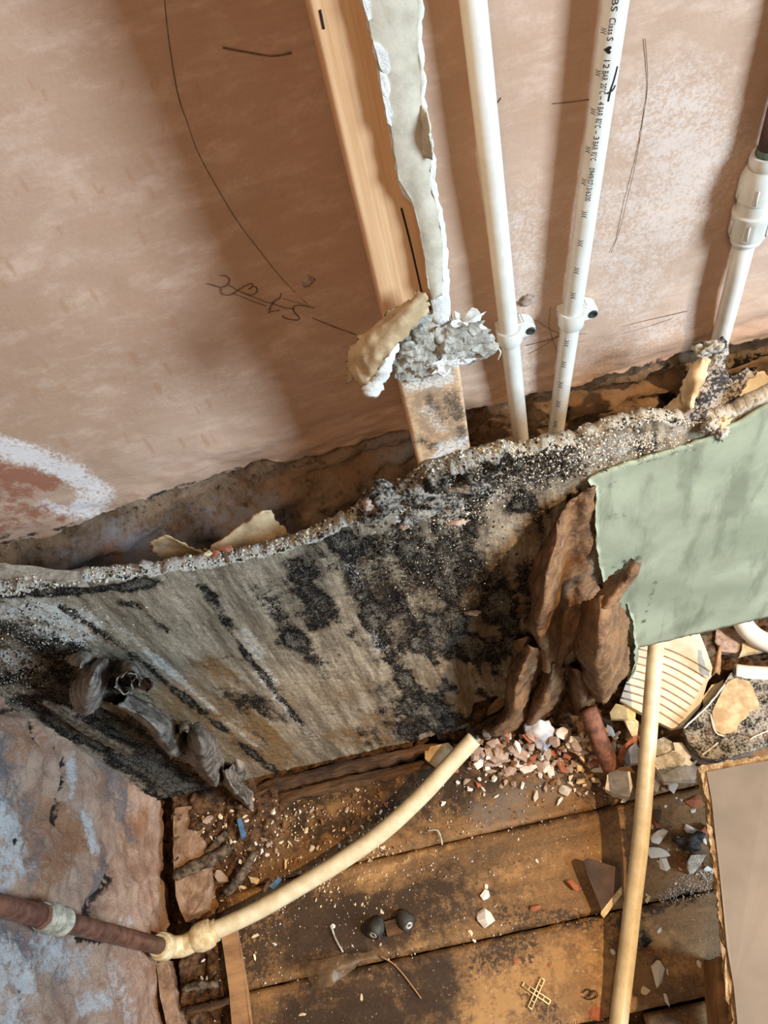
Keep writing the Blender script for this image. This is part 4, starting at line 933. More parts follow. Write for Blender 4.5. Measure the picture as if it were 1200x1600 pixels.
# printed lettering round pipe 3
def font_mesh(body, size):
    cu = bpy.data.curves.new('t', 'FONT'); cu.body = body; cu.size = size; cu.align_y = 'CENTER'; cu.resolution_u = 3
    o = bpy.data.objects.new('t', cu); COL.objects.link(o); dg = bpy.context.evaluated_depsgraph_get()
    me = bpy.data.meshes.new_from_object(o.evaluated_get(dg)); bpy.data.objects.remove(o)
    return me
ax3 = (p3b-p3a).normalized()       # downwards
def on_pipe3(s, w, r=RP+.00012):
    """s metres down from the top of the picture, w round the pipe to the right of its near side"""
    c = p3a+ax3*s
    view = (Vector((0, 0, CAMH))-c); near = (view-ax3*view.dot(ax3)).normalized(); right = near.cross(ax3)
    if right.x < 0: right = -right
    a = w/RP
    return c+(near*math.cos(a)+right*math.sin(a))*r
def s_of(px, py): v = wp(px, py); return (v-p3a).dot(ax3)
def print_text(body, s0, s1, w0, size, name='printing', fit=True):
    me = font_mesh(body, size); xs = [v.co.x for v in me.vertices]
    if not xs: return
    x0, x1 = min(xs), max(xs)
    bm = bmesh.new(); bm.from_mesh(me); bmesh.ops.subdivide_edges(bm, edges=bm.edges, cuts=1)
    for v in bm.verts:
        s = s0+(v.co.x-x0)/(x1-x0)*(s1-s0) if fit else s0+v.co.x-x0
        v.co = on_pipe3(s, w0+v.co.y)
    m2 = bpy.data.meshes.new(name); bm.to_mesh(m2); bm.free(); m2.materials.append(M['black'])
    o = bpy.data.objects.new(name, m2); COL.objects.link(o); o.parent = tube3
for body, ya, yb in [('BS', -12, 8), ('Class', 18, 44), ('S', 48, 54), ('12', 84, 97), ('BAR', 101, 116), ('20\u00b0C', 120, 137), ('-', 140, 145), ('4', 149, 154), ('BAR', 157, 171), ('82\u00b0C', 175, 190), ('-', 194, 199), ('3', 203, 208), ('BAR', 211, 224), ('92\u00b0C', 227, 241), ('0949/0713/6200', 252, 304)]:
    xx = lambda yy: 962-96*yy/690
    print_text(body, s_of(xx(ya), ya), s_of(xx(yb), yb), -.0003, .0052)
# heart-shaped mark
def poly_on_pipe(pts, s0, w0, name):
    bm = bmesh.new(); vs = [bm.verts.new(on_pipe3(s0+p[0], w0+p[1])) for p in pts]
    bm.faces.new(vs); m2 = bpy.data.meshes.new(name); bm.to_mesh(m2); bm.free(); m2.materials.append(M['black'])
    o = bpy.data.objects.new(name, m2); COL.objects.link(o); o.parent = tube3
s0 = s_of(953, 68)
poly_on_pipe([(0, -.0026), (.0009, -.0012), (.0020, .0002), (.0022, .0014), (.0014, .0021), (.0004, .0016), (0, .0010), (-.0004, .0016), (-.0014, .0021), (-.0022, .0014), (-.0020, .0002), (-.0009, -.0012)], s0, -.0006, 'printed_mark')
ink = [40, 106, 166, 226, 276, 325, 370, 413, 452, 527, 560, 592, 622, 653, 681]
for yy in ink:
    xc = 962-96*yy/690
    print_text(')|(', s_of(xc, yy-5), s_of(xc, yy+5), -.0045 if yy < 300 else -.0008, .0044)
# pen mark like a 4
def pen(pts):
    P = [on_pipe3(s_of(962-96*y/690, y), w, RP+.0001) for (w, y) in pts]
    tube('pen_mark', path(P, 5), .0006, M['black'], tube3, 6)
pen([(.0072, 97), (.0062, 115), (.0048, 130), (.0044, 140), (.0042, 149)]); pen([(.0026, 136), (.0045, 135), (.0066, 132), (.0078, 127)])
# scratches on pipe 2
# ================================================================== PENCIL AND CRACKS ON THE WALL
def on_wall(px, py): v = at(px, py, y=D-.0006); return v
def mark(pts, w=.0005, mat='pencil', name='pencil_line', n=5): return tube(name, path([on_wall(*p) for p in pts], n), w*.72, M[mat], wall, 6)
mark([(256, -10), (262, 50), (272, 120), (281, 160), (292, 190), (310, 240), (340, 295), (370, 345), (400, 385), (440, 435), (480, 475)], .00032, 'pencil', 'crack')
mark([(348, 74), (390, 82), (425, 87), (455, 82)], .0007)
mark([(488, 497), (520, 510), (556, 523)], .0006)
mark([(324, 443), (335, 446), (346, 449), (356, 444), (358, 436), (352, 431), (344, 430)], .0005); mark([(345, 450), (347, 459), (358, 461), (368, 456), (380, 448), (392, 443), (394, 447), (388, 452), (394, 448), (400, 449), (401, 456), (392, 461), (383, 459), (374, 455)], .0005)
mark([(358, 446), (380, 458), (400, 466), (420, 473), (428, 472)], .0004); mark([(366, 459), (395, 471), (415, 478)], .0004); mark([(439, 458), (437, 465), (428, 471), (422, 480), (420, 489)], .0006)
mark([(424, 474), (445, 481), (460, 483)], .0005); mark([(491, 481), (480, 479), (466, 477), (458, 480), (460, 488), (467, 496), (465, 500), (452, 499), (443, 496), (441, 493)], .0006)
mark([(440, 466), (460, 472), (485, 478)], .0003); mark([(420, 487), (437, 485)], .0004)
# writing beside the stud-side pipe
mark([(783, 153), (778, 160), (770, 170), (777, 178), (770, 190), (776, 196), (769, 202), (778, 206), (776, 213), (769, 210), (771, 222), (777, 219)], .0005)
mark([(771, 224), (770, 235), (775, 240), (772, 246), (778, 236)], .0005); mark([(774, 250), (780, 256), (780, 280), (782, 294), (786, 300)], .0004); mark([(774, 257), (776, 275), (778, 292)], .0003)
mark([(776, 334), (784, 344), (788, 338), (780, 345), (781, 349)], .0004); mark([(784, 380), (779, 383), (781, 392), (788, 395), (799, 393)], .0004); mark([(781, 404), (786, 402), (789, 410), (784, 412), (781, 404)], .0004); mark([(788, 396), (789, 420)], .0003)
mark([(864, 162), (885, 160), (924, 155)], .0004); mark([(1008, 60), (1012, 130), (1004, 190), (992, 260), (980, 310), (968, 360), (955, 395)], .0003)
# star scribble and the long line beneath the clips
mark([(822, 540), (850, 533), (878, 525)], .0004); mark([(836, 500), (858, 514), (876, 522)], .0003); mark([(860, 480), (858, 510), (866, 538), (872, 552)], .0003); mark([(826, 553), (850, 540), (872, 524)], .0003)
mark([(902, 522), (930, 520), (965, 512), (1000, 503), (1040, 494), (1075, 486)], .0004); mark([(905, 534), (950, 526), (1000, 514), (1050, 498)], .00025)
mark([(800, 572), (812, 571)], .0005)
# filled plug holes
for (px, py, r) in [(480, 439, .005), (824, 470, .006)]:
    c = at(px, py, y=D-.0008); lump('plug_hole', c, (r, .0012, r*.9), M['pinkchip'], wall, .5)

# ================================================================== AT THE FOOT OF THE BOARD
def timber(name, pxs, z, th, mat, label, cat, rough=.003, sub=.010, group=None):
    o = slab(name, pxs, z, th, mat, None, rough, sub); return tag(o, label, cat, group)
# rotten sole plate, split along its length
def plate(x0, x1, y0, y1, z0, z1, nm, label):
    nx, V, F = 90, [], []
    xs = np.linspace(x0, x1, nx); m = 10
    for i, x in enumerate(xs):
        w = .5+.5*smooth(0, .05, min(x-x0, x1-x)); k = .004*fbm(x, 3, y0, 40, 4)
        for (a, b) in [(0, 0), (0, .35), (0, .7), (.08, 1), (.35, 1), (.65, 1), (.92, 1), (1, .7), (1, .35), (1, 0)]:
            p = Vector((x, y0+(y1-y0)*a, z0+(z1-z0)*b*w))
            V.append(p+Vector((0, .003*fbm(x*.4, a*3, b*3, 60, 3)+k*(1-a), .004*fbm(x*.5, a*4+5, b, 50, 4)*b)))
    for i in range(nx-1):
        for k in range(m): k2 = (k+1) % m; F.append((i*m+k, i*m+k2, (i+1)*m+k2, (i+1)*m+k))
    F.append(tuple(range(m))); F.append(tuple((nx-1)*m+k for k in range(m))[::-1])
    return tag(mesh_obj(nm, V, F, M['rottimber']), label, 'timber')
plate(-.335, -.04, .322, .335, -.012, .020, 'sole_plate', 'rotten dark timber plate running along the foot of the mouldy board')
plate(-.31, .0, .303, .318, -.012, .008, 'timber_splinter', 'long split-off dark timber lying in front of the rotten plate')

# things seen through the hole beside the peeled paper
hb = prism('backing_board', [at(733, 1040, y=.40), at(800, 1030, y=.40), at(800, 1120, y=.40), at(735, 1105, y=.40)], (0, 1, .1), .008, M['kraft'], None, .002, 60, 0, .02)
tag(hb, 'brown board standing in the dark hole behind the peeled paper', 'board')
for (pts, z, m, nm, lb) in [([(716, 1080), (735, 1078), (738, 1105), (720, 1112)], .06, 'creamchip', 'tile_shard', 'cream shard standing in the hole beside the peeled paper'),
                            ([(708, 1050), (728, 1046), (732, 1066), (722, 1074), (712, 1068)], .09, 'slate', 'tile_shard', 'grey shard above the cream shard in the board hole')]:
    o = prism(nm, [at(p[0], p[1], y=.372) for p in pts], (0, 1, 0), .006, M[m], None, .0012, 90, .0008); tag(o, lb, 'shard')
o = prism('wood_sliver', [at(p[0], p[1], y=.350) for p in [(790, 1062), (796, 1066), (794, 1098), (776, 1112), (762, 1120), (766, 1110), (784, 1092)]], (0, 1, 0), .005, M['lath'], None, .001, 90); tag(o, 'pale wooden sliver standing behind the lower paper curl', 'sliver')
o = slab('cardboard_piece', [(664, 1168), (700, 1160), (712, 1172), (696, 1196), (682, 1200), (664, 1186)], .016, .006, M['kraft'], None, .001); tag(o, 'tan cardboard scrap wedged against the timber under the pipe end', 'cardboard')

o = prism('wood_sliver', [at(p[0], p[1], y=.333) for p in [(66, 1100), (80, 1102), (140, 1140), (206, 1178), (202, 1183), (132, 1148)]], (0, 1, 0), .004, M['char'], None, .0016, 110, 0, .01); tag(o, 'dark wooden sliver along the left foot of the mouldy board', 'sliver')
o = slab('plaster_ledge', [(-60, 872), (20, 880), (70, 888), (120, 892), (130, 906), (60, 905), (-60, 912)], .55, .012, M['gypgrey'], None, .002, .008); tag(o, 'dirty white plaster ledge behind the top left board edge', 'plaster')
# ================================================================== FLOOR PIPES
RF = .0108
fp = path([at(334, 1455, z=.034), at(400, 1424, z=.03), at(470, 1384, z=.028), at(540, 1341, z=.028), at(600, 1298, z=.030), at(660, 1242, z=.034), at(702, 1196, z=.040), at(741, 1154, z=.050)], 8)
fpipe = thing('water_pipe', 'bent cream plastic pipe lying on the rotten floor from the elbow', 'pipe')
tube('tube', fp, RF, M['cream_plastic'], fpipe, 28, hollow=.0082)
# slack pipe from under the green board
sp = path([at(1046, 905, y=.43), at(1031, 955, y=.41), at(1026, 1000, z=.095), at(1020, 1070, z=.085), at(1013, 1160, z=.072), at(1007, 1240, z=.058), at(1000, 1320, z=.042), at(990, 1400, z=.030), at(981, 1480, z=.020), at(970, 1570, z=.013), at(960, 1660, z=.012)], 8)
spipe = thing('water_pipe', 'long cream plastic pipe hanging from under the green board to the floorboards', 'pipe')
tube('tube', sp, .0100, M['cream_plastic'], spipe, 28)
cpipe = thing('water_pipe', 'curved white pipe under the right end of the green board', 'pipe')
tube('tube', path([at(1150, 925, z=.10), at(1154, 958, z=.07), at(1172, 988, z=.055), at(1205, 1006, z=.05), at(1260, 1014, z=.05)], 8), .0125, M['plastic'], cpipe, 26)
s2 = thing('water_pipe', 'short cut white pipe above the paper-patched scrap at the right', 'pipe')
tube('tube', path([at(1148, 1049, z=.045), at(1175, 1052, z=.045), at(1250, 1056, z=.045)], 6), .0098, M['plastic'], s2, 24, hollow=.0075)
rp_ = thing('steel_pipe', 'rusty steel pipe stub sticking out of the rubble below the paper', 'pipe')
tube('tube', path([at(918, 1108, z=.07), at(930, 1140, z=.055), at(942, 1170, z=.040), at(955, 1199, z=.024)], 6), .0120, M['rust'], rp_, 22, jitter=.0008)

# copper up the left wall, coupling and elbow
XC = -.432
ca, cb = at(-60, 1400, x=XC), at(250, 1478, x=XC)
cpl = thing('copper_pipe', 'dark copper pipe on the left wall running down to the elbow', 'pipe')
tube('tube', straight(ca, cb, .9, .006, 16), .0094, M['copper'], cpl, 24)
axc = (cb-ca).normalized(); c0 = at(80, 1434, x=XC)
cc = thing('compression_coupling', 'dull metal compression coupling on the copper pipe by the left wall', 'coupling')
c0 = ca+axc*((c0-ca).dot(axc))
lathe('body', c0-axc*.016, axc, [(0, .0096), (0, .0118), (.003, .0126), (.010, .0126), (.011, .0138), (.014, .0140), (.019, .0140), (.021, .0136), (.024, .0118), (.030, .0120), (.033, .0130), (.036, .0132), (.038, .0126), (.038, .0096)], M['brass'], cc, 30, (2, 4))
lathe('nut', c0-axc*.022, axc, [(0, .0096), (0, .0116), (.006, .0118), (.006, .0096)], M['rust'], cc, 6)
el = thing('pipe_elbow', 'stained white push-fit elbow joining copper to the floor pipe', 'elbow')
e0 = cb; axd = (fp[3]-fp[0]).normalized()
lathe('copper_socket', e0-axc*.004, axc, [(0, .0098), (0, .0124), (.003, .0132), (.005, .0130), (.006, .0150), (.012, .0158), (.018, .0156), (.022, .0146), (.026, .012)], M['elbow'], el, 32)
f0 = fp[0]
lathe('pipe_socket', f0+axd*.004, -axd, [(0, .0112), (0, .0130), (.003, .0134), (.005, .0132), (.007, .0160), (.012, .0172), (.022, .0172), (.028, .0150), (.032, .012)], M['elbow'], el, 32)
tube('bend', path([e0+axc*.016, (e0+axc*.022+f0-axd*.024)/2+Vector((0, -.002, -.004)), f0-axd*.022], 8), .0125, M['elbow'], el, 24)
# ================================================================== RUBBLE, SHARDS, SCRAPS
# ribbed tile lying under the slack pipe
def flat_thing(name, label, cat, pxs, z, th, mat, rough=.0012, sub=.012, bevel=0, tilt=None):
    t = thing(name, label, cat)
    pts = [at(p[0], p[1], z=z+(tilt(*p) if tilt else 0)) for p in pxs]
    prism('body', pts, (0, 0, -1), th, mat, t, rough, 110, bevel, sub); return t
tz_ = lambda px, py: .0
tile = flat_thing('ribbed_tile', 'broken cream tile lying ribbed side up under the slack pipe', 'tile', [(993, 1003), (1006, 965), (1080, 958), (1098, 1000), (1116, 1050), (1106, 1064), (1094, 1104), (1068, 1134), (1050, 1138), (1028, 1128), (996, 1110), (969, 1094), (980, 1062), (984, 1030)], .036, .009, M['tile'], .0008, .014)
for k in range(9):
    f = k/8
    a = np.array([998-29*f, 1002+88*f]); b = np.array([1114-48*f, 1052+84*f]); pts = []
    for t in np.linspace(.02, .96, 7):
        q = a+(b-a)*t; pts.append(at(q[0], q[1]-7*math.sin(t*math.pi), z=.0362))
    tube('rib_groove', path(pts, 3), .0011, M['groove'], tile.children[0], 6)
for k in range(4):
    a = at(1034+k*15, 1000-k*3+ (k*1), z=.0362); b = at(1058+k*13, 972-k*2, z=.0362); tube('rib_groove', [a, a.lerp(b, .5), b], .0008, M['groove'], tile.children[0], 6)
slabs = [
 ('ribbed_tile', 'small tile corner with black soot above the ribbed tile', 'tile', [(1090, 968), (1122, 962), (1130, 985), (1118, 1015), (1126, 1040), (1112, 1046), (1100, 1010)], .034, .010, 'char'),
 ('plaster_scrap', 'pinkish plaster scrap beside the sooty tile corner', 'plaster', [(1120, 975), (1150, 985), (1166, 1006), (1150, 1020), (1130, 1018), (1118, 1002)], .040, .012, 'pinkchip'),
 ('cardboard_flap', 'folded tan cardboard under the curved white pipe', 'cardboard', [(1160, 1004), (1200, 998), (1240, 1000), (1240, 1016), (1200, 1014), (1156, 1024)], .044, .008, 'kraft'),
 ('plaster_scrap', 'flat cream plaster piece between ribbed tile and paper-patched scrap', 'plaster', [(1098, 1090), (1112, 1070), (1130, 1062), (1132, 1080), (1112, 1100), (1100, 1106)], .034, .01, 'creamchip'),
 ('tile_shard', 'brown underside shard below the ribbed tile corner', 'shard', [(954, 1114), (962, 1100), (985, 1104), (994, 1112), (992, 1126), (956, 1122)], .028, .008, 'tileedge'),
 ('plaster_scrap', 'square-edged off-white plaster block beside the pipe', 'plaster', [(948, 1210), (956, 1202), (984, 1206), (988, 1228), (984, 1246), (960, 1240), (946, 1232)], .022, .018, 'chip'),
 ('plaster_scrap', 'grey white plaster block right of the slack pipe', 'plaster', [(1010, 1212), (1024, 1218), (1031, 1228), (1026, 1238), (1012, 1228)], .020, .016, 'chip'),
 ('tile_shard', 'glazed blue-grey tile shard with brick red edge behind the slack pipe', 'shard', [(974, 1186), (982, 1170), (994, 1160), (1000, 1176), (998, 1192), (978, 1194)], .028, .008, 'slate'),
 ('brick_shard', 'long red brick sliver against the glazed grey shard', 'shard', [(962, 1188), (970, 1168), (992, 1150), (996, 1156), (980, 1172), (972, 1192)], .022, .012, 'brickchip'),
 ('plaster_scrap', 'leaning cream shard right of the rusty pipe stub', 'plaster', [(974, 1124), (986, 1120), (998, 1128), (996, 1150), (988, 1150)], .026, .008, 'creamchip'),
 ('plaster_scrap', 'crumbled cream plaster lump below the ribbed tile', 'plaster', [(1018, 1160), (1036, 1152), (1050, 1158), (1060, 1170), (1050, 1184), (1026, 1180)], .03, .02, 'gypgrey'),
 ('plaster_scrap', 'pale plaster lump left of the sooty paper-patched scrap', 'plaster', [(1052, 1160), (1066, 1160), (1080, 1182), (1072, 1192), (1056, 1180)], .034, .02, 'chip'),
 ('tile_chip', 'cream triangular tile chip left of the rusty pipe stub', 'chip', [(897, 1152), (910, 1144), (914, 1168), (913, 1190), (906, 1184)], .018, .006, 'creamchip'),
 ('tile_chip', 'brown flat tile chip in the rubble under the paper', 'chip', [(797, 1172), (812, 1164), (826, 1176), (820, 1190), (804, 1182)], .020, .006, 'pinkchip'),
 ('brick_shard', 'rounded pink brick fragment under the paper curl', 'shard', [(757, 1168), (780, 1160), (797, 1168), (792, 1186), (772, 1192), (760, 1184)], .022, .014, 'pinkchip'),
 ('brick_shard', 'red brick fragment against the pale torn wrapper', 'shard', [(816, 1148), (834, 1140), (842, 1152), (826, 1160)], .03, .010, 'brickchip'),
]
for (nm, lb, cat, pxs, z, th, m) in slabs:
    o = slab(nm, pxs, z, th, M[m], None, .0018, .008); tag(o, lb, cat)
# pale torn wrapper
sheet_o = sheet('torn_wrapper', [[at(818, 1132, z=.036), at(840, 1126, z=.044), at(858, 1126, z=.036)], [at(822, 1150, z=.026), at(846, 1146, z=.036), at(868, 1142, z=.030)], [at(836, 1164, z=.022), at(850, 1162, z=.028), at(862, 1160, z=.022)], [at(846, 1178, z=.016), at(848, 1180, z=.018), at(850, 1180, z=.016)]], M['foil'], None, res=8, wr=.003, ws=60, thick=.001, seed=81)
tag(sheet_o, 'pale torn wrapper lying on the rubble under the paper curl', 'wrapper')
# paper-patched scrap of board at the right
sc1 = flat_thing('plasterboard_scrap', 'dirty plasterboard scrap with a tan paper patch at the right edge', 'plasterboard scrap', [(1068, 1138), (1088, 1116), (1112, 1092), (1134, 1064), (1150, 1044), (1186, 1042), (1230, 1060), (1230, 1150), (1176, 1174), (1120, 1188), (1096, 1182), (1076, 1160)], .048, .018, M['crust'], .0025, .010)
prism('paper_patch', [at(p[0], p[1], z=.0495) for p in [(1112, 1112), (1124, 1088), (1136, 1066), (1154, 1058), (1172, 1066), (1180, 1084), (1186, 1100), (1184, 1108), (1170, 1112), (1166, 1122), (1156, 1128), (1150, 1142), (1128, 1148), (1118, 1142), (1114, 1134)]], (0, 0, -1), .0016, M['kraft'], sc1, .0014, 140, 0, .006)
prism('paper_patch', [at(p[0], p[1], z=.050) for p in [(1146, 1044), (1156, 1040), (1164, 1052), (1158, 1062), (1148, 1056)]], (0, 0, -1), .0016, M['slate'], sc1, .001, 140, 0, .006)
for pl in [[(1068, 1138), (1090, 1118), (1112, 1096), (1132, 1070)], [(1110, 1116), (1114, 1134), (1120, 1146), (1130, 1150)], [(1096, 1180), (1110, 1170), (1122, 1160)], [(1170, 1156), (1185, 1148), (1200, 1142)]]:
    tube('pale_rim', path([at(p[0], p[1], z=.0495) for p in pl], 6), .0011, M['chip'], sc1, 6, jitter=.001)
sc2 = flat_thing('plasterboard_scrap', 'small plasterboard scrap with a stained grey top beside the torn panel', 'plasterboard scrap', [(1018, 1186), (1056, 1172), (1076, 1186), (1090, 1200), (1088, 1218), (1038, 1222)], .034, .014, M['chip'], .0014, .008)
prism('stained_paper', [at(p[0], p[1], z=.0352) for p in [(1022, 1184), (1054, 1174), (1072, 1184), (1064, 1196), (1048, 1204), (1034, 1212)]], (0, 0, -1), .0014, M['gypgrey'], sc2, .0014, 140, 0, .006)
o = sheet('tan_sliver', [[at(1112, 1056, z=.05), at(1118, 1052, z=.056), at(1124, 1054, z=.05)], [at(1116, 1035, z=.058), at(1121, 1033, z=.062), at(1126, 1036, z=.058)], [at(1123, 1010, z=.066), at(1125, 1008, z=.068), at(1127, 1010, z=.066)]], M['lath'], None, res=5, thick=.002, seed=83); tag(o, 'tan splinter standing between ribbed tile and patched scrap', 'splinter')

# torn fibreboard panel at the lower right
pz = lambda px, py: .118
panel = thing('fibreboard_panel', 'tan fibreboard panel with torn orange edges at the lower right', 'panel')
PC = [(1104, 1206), (1200, 1188), (1290, 1170), (1290, 1680), (1160, 1680), (1152, 1600), (1146, 1540), (1136, 1480), (1130, 1420), (1124, 1360), (1117, 1300), (1112, 1250)]
prism('face', [at(p[0], p[1], z=pz(*p)) for p in PC], (0, 0, -1), .003, M['panel'], panel, .0006, 90, 0, .02)
PE = [(1092, 1200), (1102, 1194), (1200, 1180), (1290, 1160), (1290, 1690), (1156, 1690), (1144, 1600), (1137, 1540), (1129, 1470), (1122, 1400), (1112, 1330), (1106, 1290), (1107, 1262), (1100, 1240), (1094, 1216)]
prism('core', [at(p[0], p[1], z=pz(*p)-.0035) for p in PE], (0, 0, -1), .012, M['fibre'], panel, .0042, 260, 0, .004)
for k, pl in enumerate([[(1092, 1204), (1100, 1200), (1106, 1220), (1112, 1258), (1104, 1246)], [(1104, 1286), (1112, 1292), (1120, 1350), (1116, 1356)], [(1118, 1372), (1124, 1380), (1130, 1450), (1124, 1440)], [(1126, 1470), (1132, 1476), (1142, 1570), (1136, 1560)]]):
    prism('torn_fibres', [at(p[0], p[1], z=pz(*p)-.0015) for p in pl], (0, 0, -1), .006, M['fibre'], panel, .003, 300, 0, .004)
o = prism('wood_offcut', [at(p[0], p[1], z=.075) for p in [(1117, 1500), (1122, 1495), (1134, 1496), (1140, 1540), (1146, 1620), (1126, 1620), (1120, 1560)]], (0, 0, -1), .075, M['lath'], None, .0016, 110, 0, .01)
tag(o, 'pale wooden offcut standing against the torn panel edge', 'offcut')

# dark tile shard, with its pale broken edge
dt = thing('tile_shard', 'large dark brown tile shard with a cream broken edge on the floorboards', 'shard')
zt1 = lambda px, py: .017+.004*(1400-py)/60
prism('glazed_face', [at(p[0], p[1], z=zt1(*p)) for p in [(911, 1345), (918, 1340), (970, 1357), (970, 1384), (940, 1424), (934, 1408), (922, 1376)]], (0, 0, -1), .004, M['darktile'], dt, .0006, 90, .0006)
prism('broken_edge', [at(p[0], p[1], z=.015) for p in [(971, 1384), (972, 1396), (944, 1434), (939, 1428), (941, 1420)]], (0, 0, -1), .014, M['creamchip'], dt, .001, 110, 0, .008)
# small dark shard with red edge
dt2 = thing('tile_shard', 'small black triangular tile shard with a red edge near the panel', 'shard')
prism('glazed_face', [at(p[0], p[1], z=.014) for p in [(1018, 1265), (1034, 1264), (1033, 1276), (1028, 1287), (1022, 1278)]], (0, 0, -1), .004, M['darktile'], dt2, .0005, 90, .0005)
prism('red_edge', [at(p[0], p[1], z=.010) for p in [(1017, 1266), (1022, 1279), (1028, 1288), (1031, 1291), (1026, 1292), (1019, 1278)]], (0, 0, -1), .010, M['brickchip'], dt2, .0005, 90)
o = slab('marble_chip', [(1075, 1345), (1080, 1337), (1092, 1335), (1103, 1336), (1096, 1350), (1086, 1362), (1078, 1364), (1074, 1355)], .014, .013, M['gypgrey'], None, .001, .01); tag(o, 'mottled grey stone chip beside the torn panel', 'chip')
lumpo = lump('crumpled_scrap', at(1079, 1315, z=.010), (.014, .009, .009), M['rubber'], None, .9, 60, 0); lumpo.name = 'crumpled_scrap'; tag(lumpo, 'crumpled black scrap on the shaded boards by the panel', 'scrap')
lumpo = lump('crumpled_scrap', at(997, 1470, z=.008), (.010, .008, .008), M['rubber'], None, .9, 60, 0); tag(lumpo, 'small black scrap right against the slack pipe', 'scrap')

# tile spacer cross
spc = thing('tile_spacer', 'tan plastic tile spacer cross lying on the floorboards', 'tile spacer')
sc0 = at(838, 1552, z=.004)
for ang in (math.radians(48), math.radians(-42)):
    u = Vector((math.cos(ang), math.sin(ang), 0)); v = Vector((-u.y, u.x, 0)); L = .0165
    for s in (-1, 1):
        tube('rail', [sc0-u*L+v*.0022*s, sc0+u*L+v*.0022*s], .0008, M['spacer'], spc, 6)
    for q in (-1, 1): tube('end_bar', [sc0+u*L*q-v*.0026, sc0+u*L*q+v*.0026], .0009, M['spacer'], spc, 6)
    for q in (-.55, .55): tube('bridge', [sc0+u*L*q-v*.0022, sc0+u*L*q+v*.0022], .0006, M['spacer'], spc, 6)
# two rubber-sleeved screws holding a scrap of wood
for (px, py, lb, dx) in [(590, 1450, 'black rubber plug with a grey screw, left of the pair', -1), (634, 1438, 'black rubber plug with a bright screw, right of the pair', 1)]:
    t = thing('rubber_plug', lb, 'plug', 'rubber plugs on the wet board')
    c = at(px, py, z=.0); ax = Vector((.45*dx, -.75, .5)).normalized()
    slv = lathe('sleeve', c+Vector((0, 0, .0065))-ax*.004, ax, [(-.008, .006), (-.002, .0095), (.004, .0108), (.010, .0104), (.013, .0092), (.015, .0076), (.0146, .005)], M['rubber'], t, 18)
    lathe('screw_head', c+Vector((0, 0, .0065))+ax*.0098, ax, [(0, .0048), (.0010, .0048), (.0016, .0040), (.0008, .0020), (.0002, .0010)], M['steel'] if dx > 0 else M['brass'], slv, 14)
o = slab('wood_scrap', [(600, 1440), (624, 1434), (630, 1456), (606, 1464)], .010, .011, M['rottimber'], None, .0012, .008); tag(o, 'small wet wood scrap between the two rubber plugs', 'wood scrap')
# lath stick under the elbow pipe
o = slab('lath', [(344, 1452), (368, 1446), (376, 1490), (386, 1550), (396, 1640), (366, 1640), (358, 1550), (350, 1490)], .016, .008, M['lath'], None, .0010, .012); tag(o, 'flat wooden lath lying under the cream floor pipe', 'lath')
# rotten sticks
def stick(pts, r, mat, label, z=.014):
    P = path([at(p[0], p[1], z=z) for p in pts], 8); n = len(P)
    o = tube('rotten_stick', P, [r*(1-.35*abs(2*i/(n-1)-1)**3)*(1+.12*math.sin(i*.9)) for i in range(n)], M[mat], None, 9, jitter=.003); return tag(o, label, 'stick')
stick([(272, 1370), (300, 1356), (330, 1342), (360, 1322)], .0085, 'char', 'charred stick lying across the mortar slab', .024)
stick([(352, 1398), (372, 1375), (398, 1332)], .006, 'char', 'thin dark stick among the chips by the left wall', .016)
stick([(322, 1335), (338, 1318), (354, 1300)], .006, 'char', 'short dark stick above the charred one', .02)
stick([(285, 1545), (310, 1540), (340, 1538)], .005, 'char', 'small grey stick on the dirt below the elbow', .012)
stick([(290, 1580), (330, 1572), (362, 1562)], .005, 'rottimber', 'brown rotten stick near the lower left corner', .012)
for (pts, lb) in [([(370, 1280), (376, 1278), (384, 1306), (377, 1310)], 'blue plastic strip at the tip of the dark paper curl'), ([(420, 1385), (436, 1370), (440, 1374), (428, 1390)], 'blue plastic strip beside the cream floor pipe')]:
    o = slab('plastic_strip', pts, .026, .003, M['blue'], None, .0003, .02); tag(o, lb, 'plastic strip')
# scrap of dusty film on the wet boards, and wires
fs = sheet('plastic_film', [[at(470, 1500, z=.008), at(500, 1500, z=.012), at(540, 1492, z=.010), at(585, 1486, z=.008)], [at(478, 1522, z=.010), at(510, 1520, z=.022), at(545, 1504, z=.016), at(590, 1496, z=.008)], [at(490, 1545, z=.008), at(515, 1542, z=.018), at(538, 1525, z=.012), at(560, 1505, z=.006)]], M['filmy'], None, res=8, wr=.003, ws=60, thick=.0006, seed=85); tag(fs, 'dusty crumpled plastic film on the wet floorboards', 'plastic film')
def wire(pts, r, mat, label, z=.004): o = tube('wire', path([at(p[0], p[1], z=z) for p in pts], 8), r, M[mat], None, 6); return tag(o, label, 'wire')
wire([(594, 1494), (612, 1504), (628, 1520), (645, 1542), (658, 1560)], .0009, 'lath', 'thin straw curving over the wet boards')
wire([(668, 1298), (682, 1297), (688, 1306), (691, 1320)], .0012, 'steel', 'bent nail on the dark board under the pipe')
wire([(518, 1448), (524, 1466), (536, 1488)], .0012, 'steel', 'thin bent wire beside the plastic film')
wire([(1093, 1360), (1100, 1370), (1106, 1378)], .0010, 'steel', 'short pale splinter by the panel edge')
wire([(910, 1552), (918, 1546), (926, 1552), (918, 1558), (928, 1548), (934, 1556), (922, 1562), (912, 1558)], .0006, 'black', 'tangled black thread on the sunlit boards')

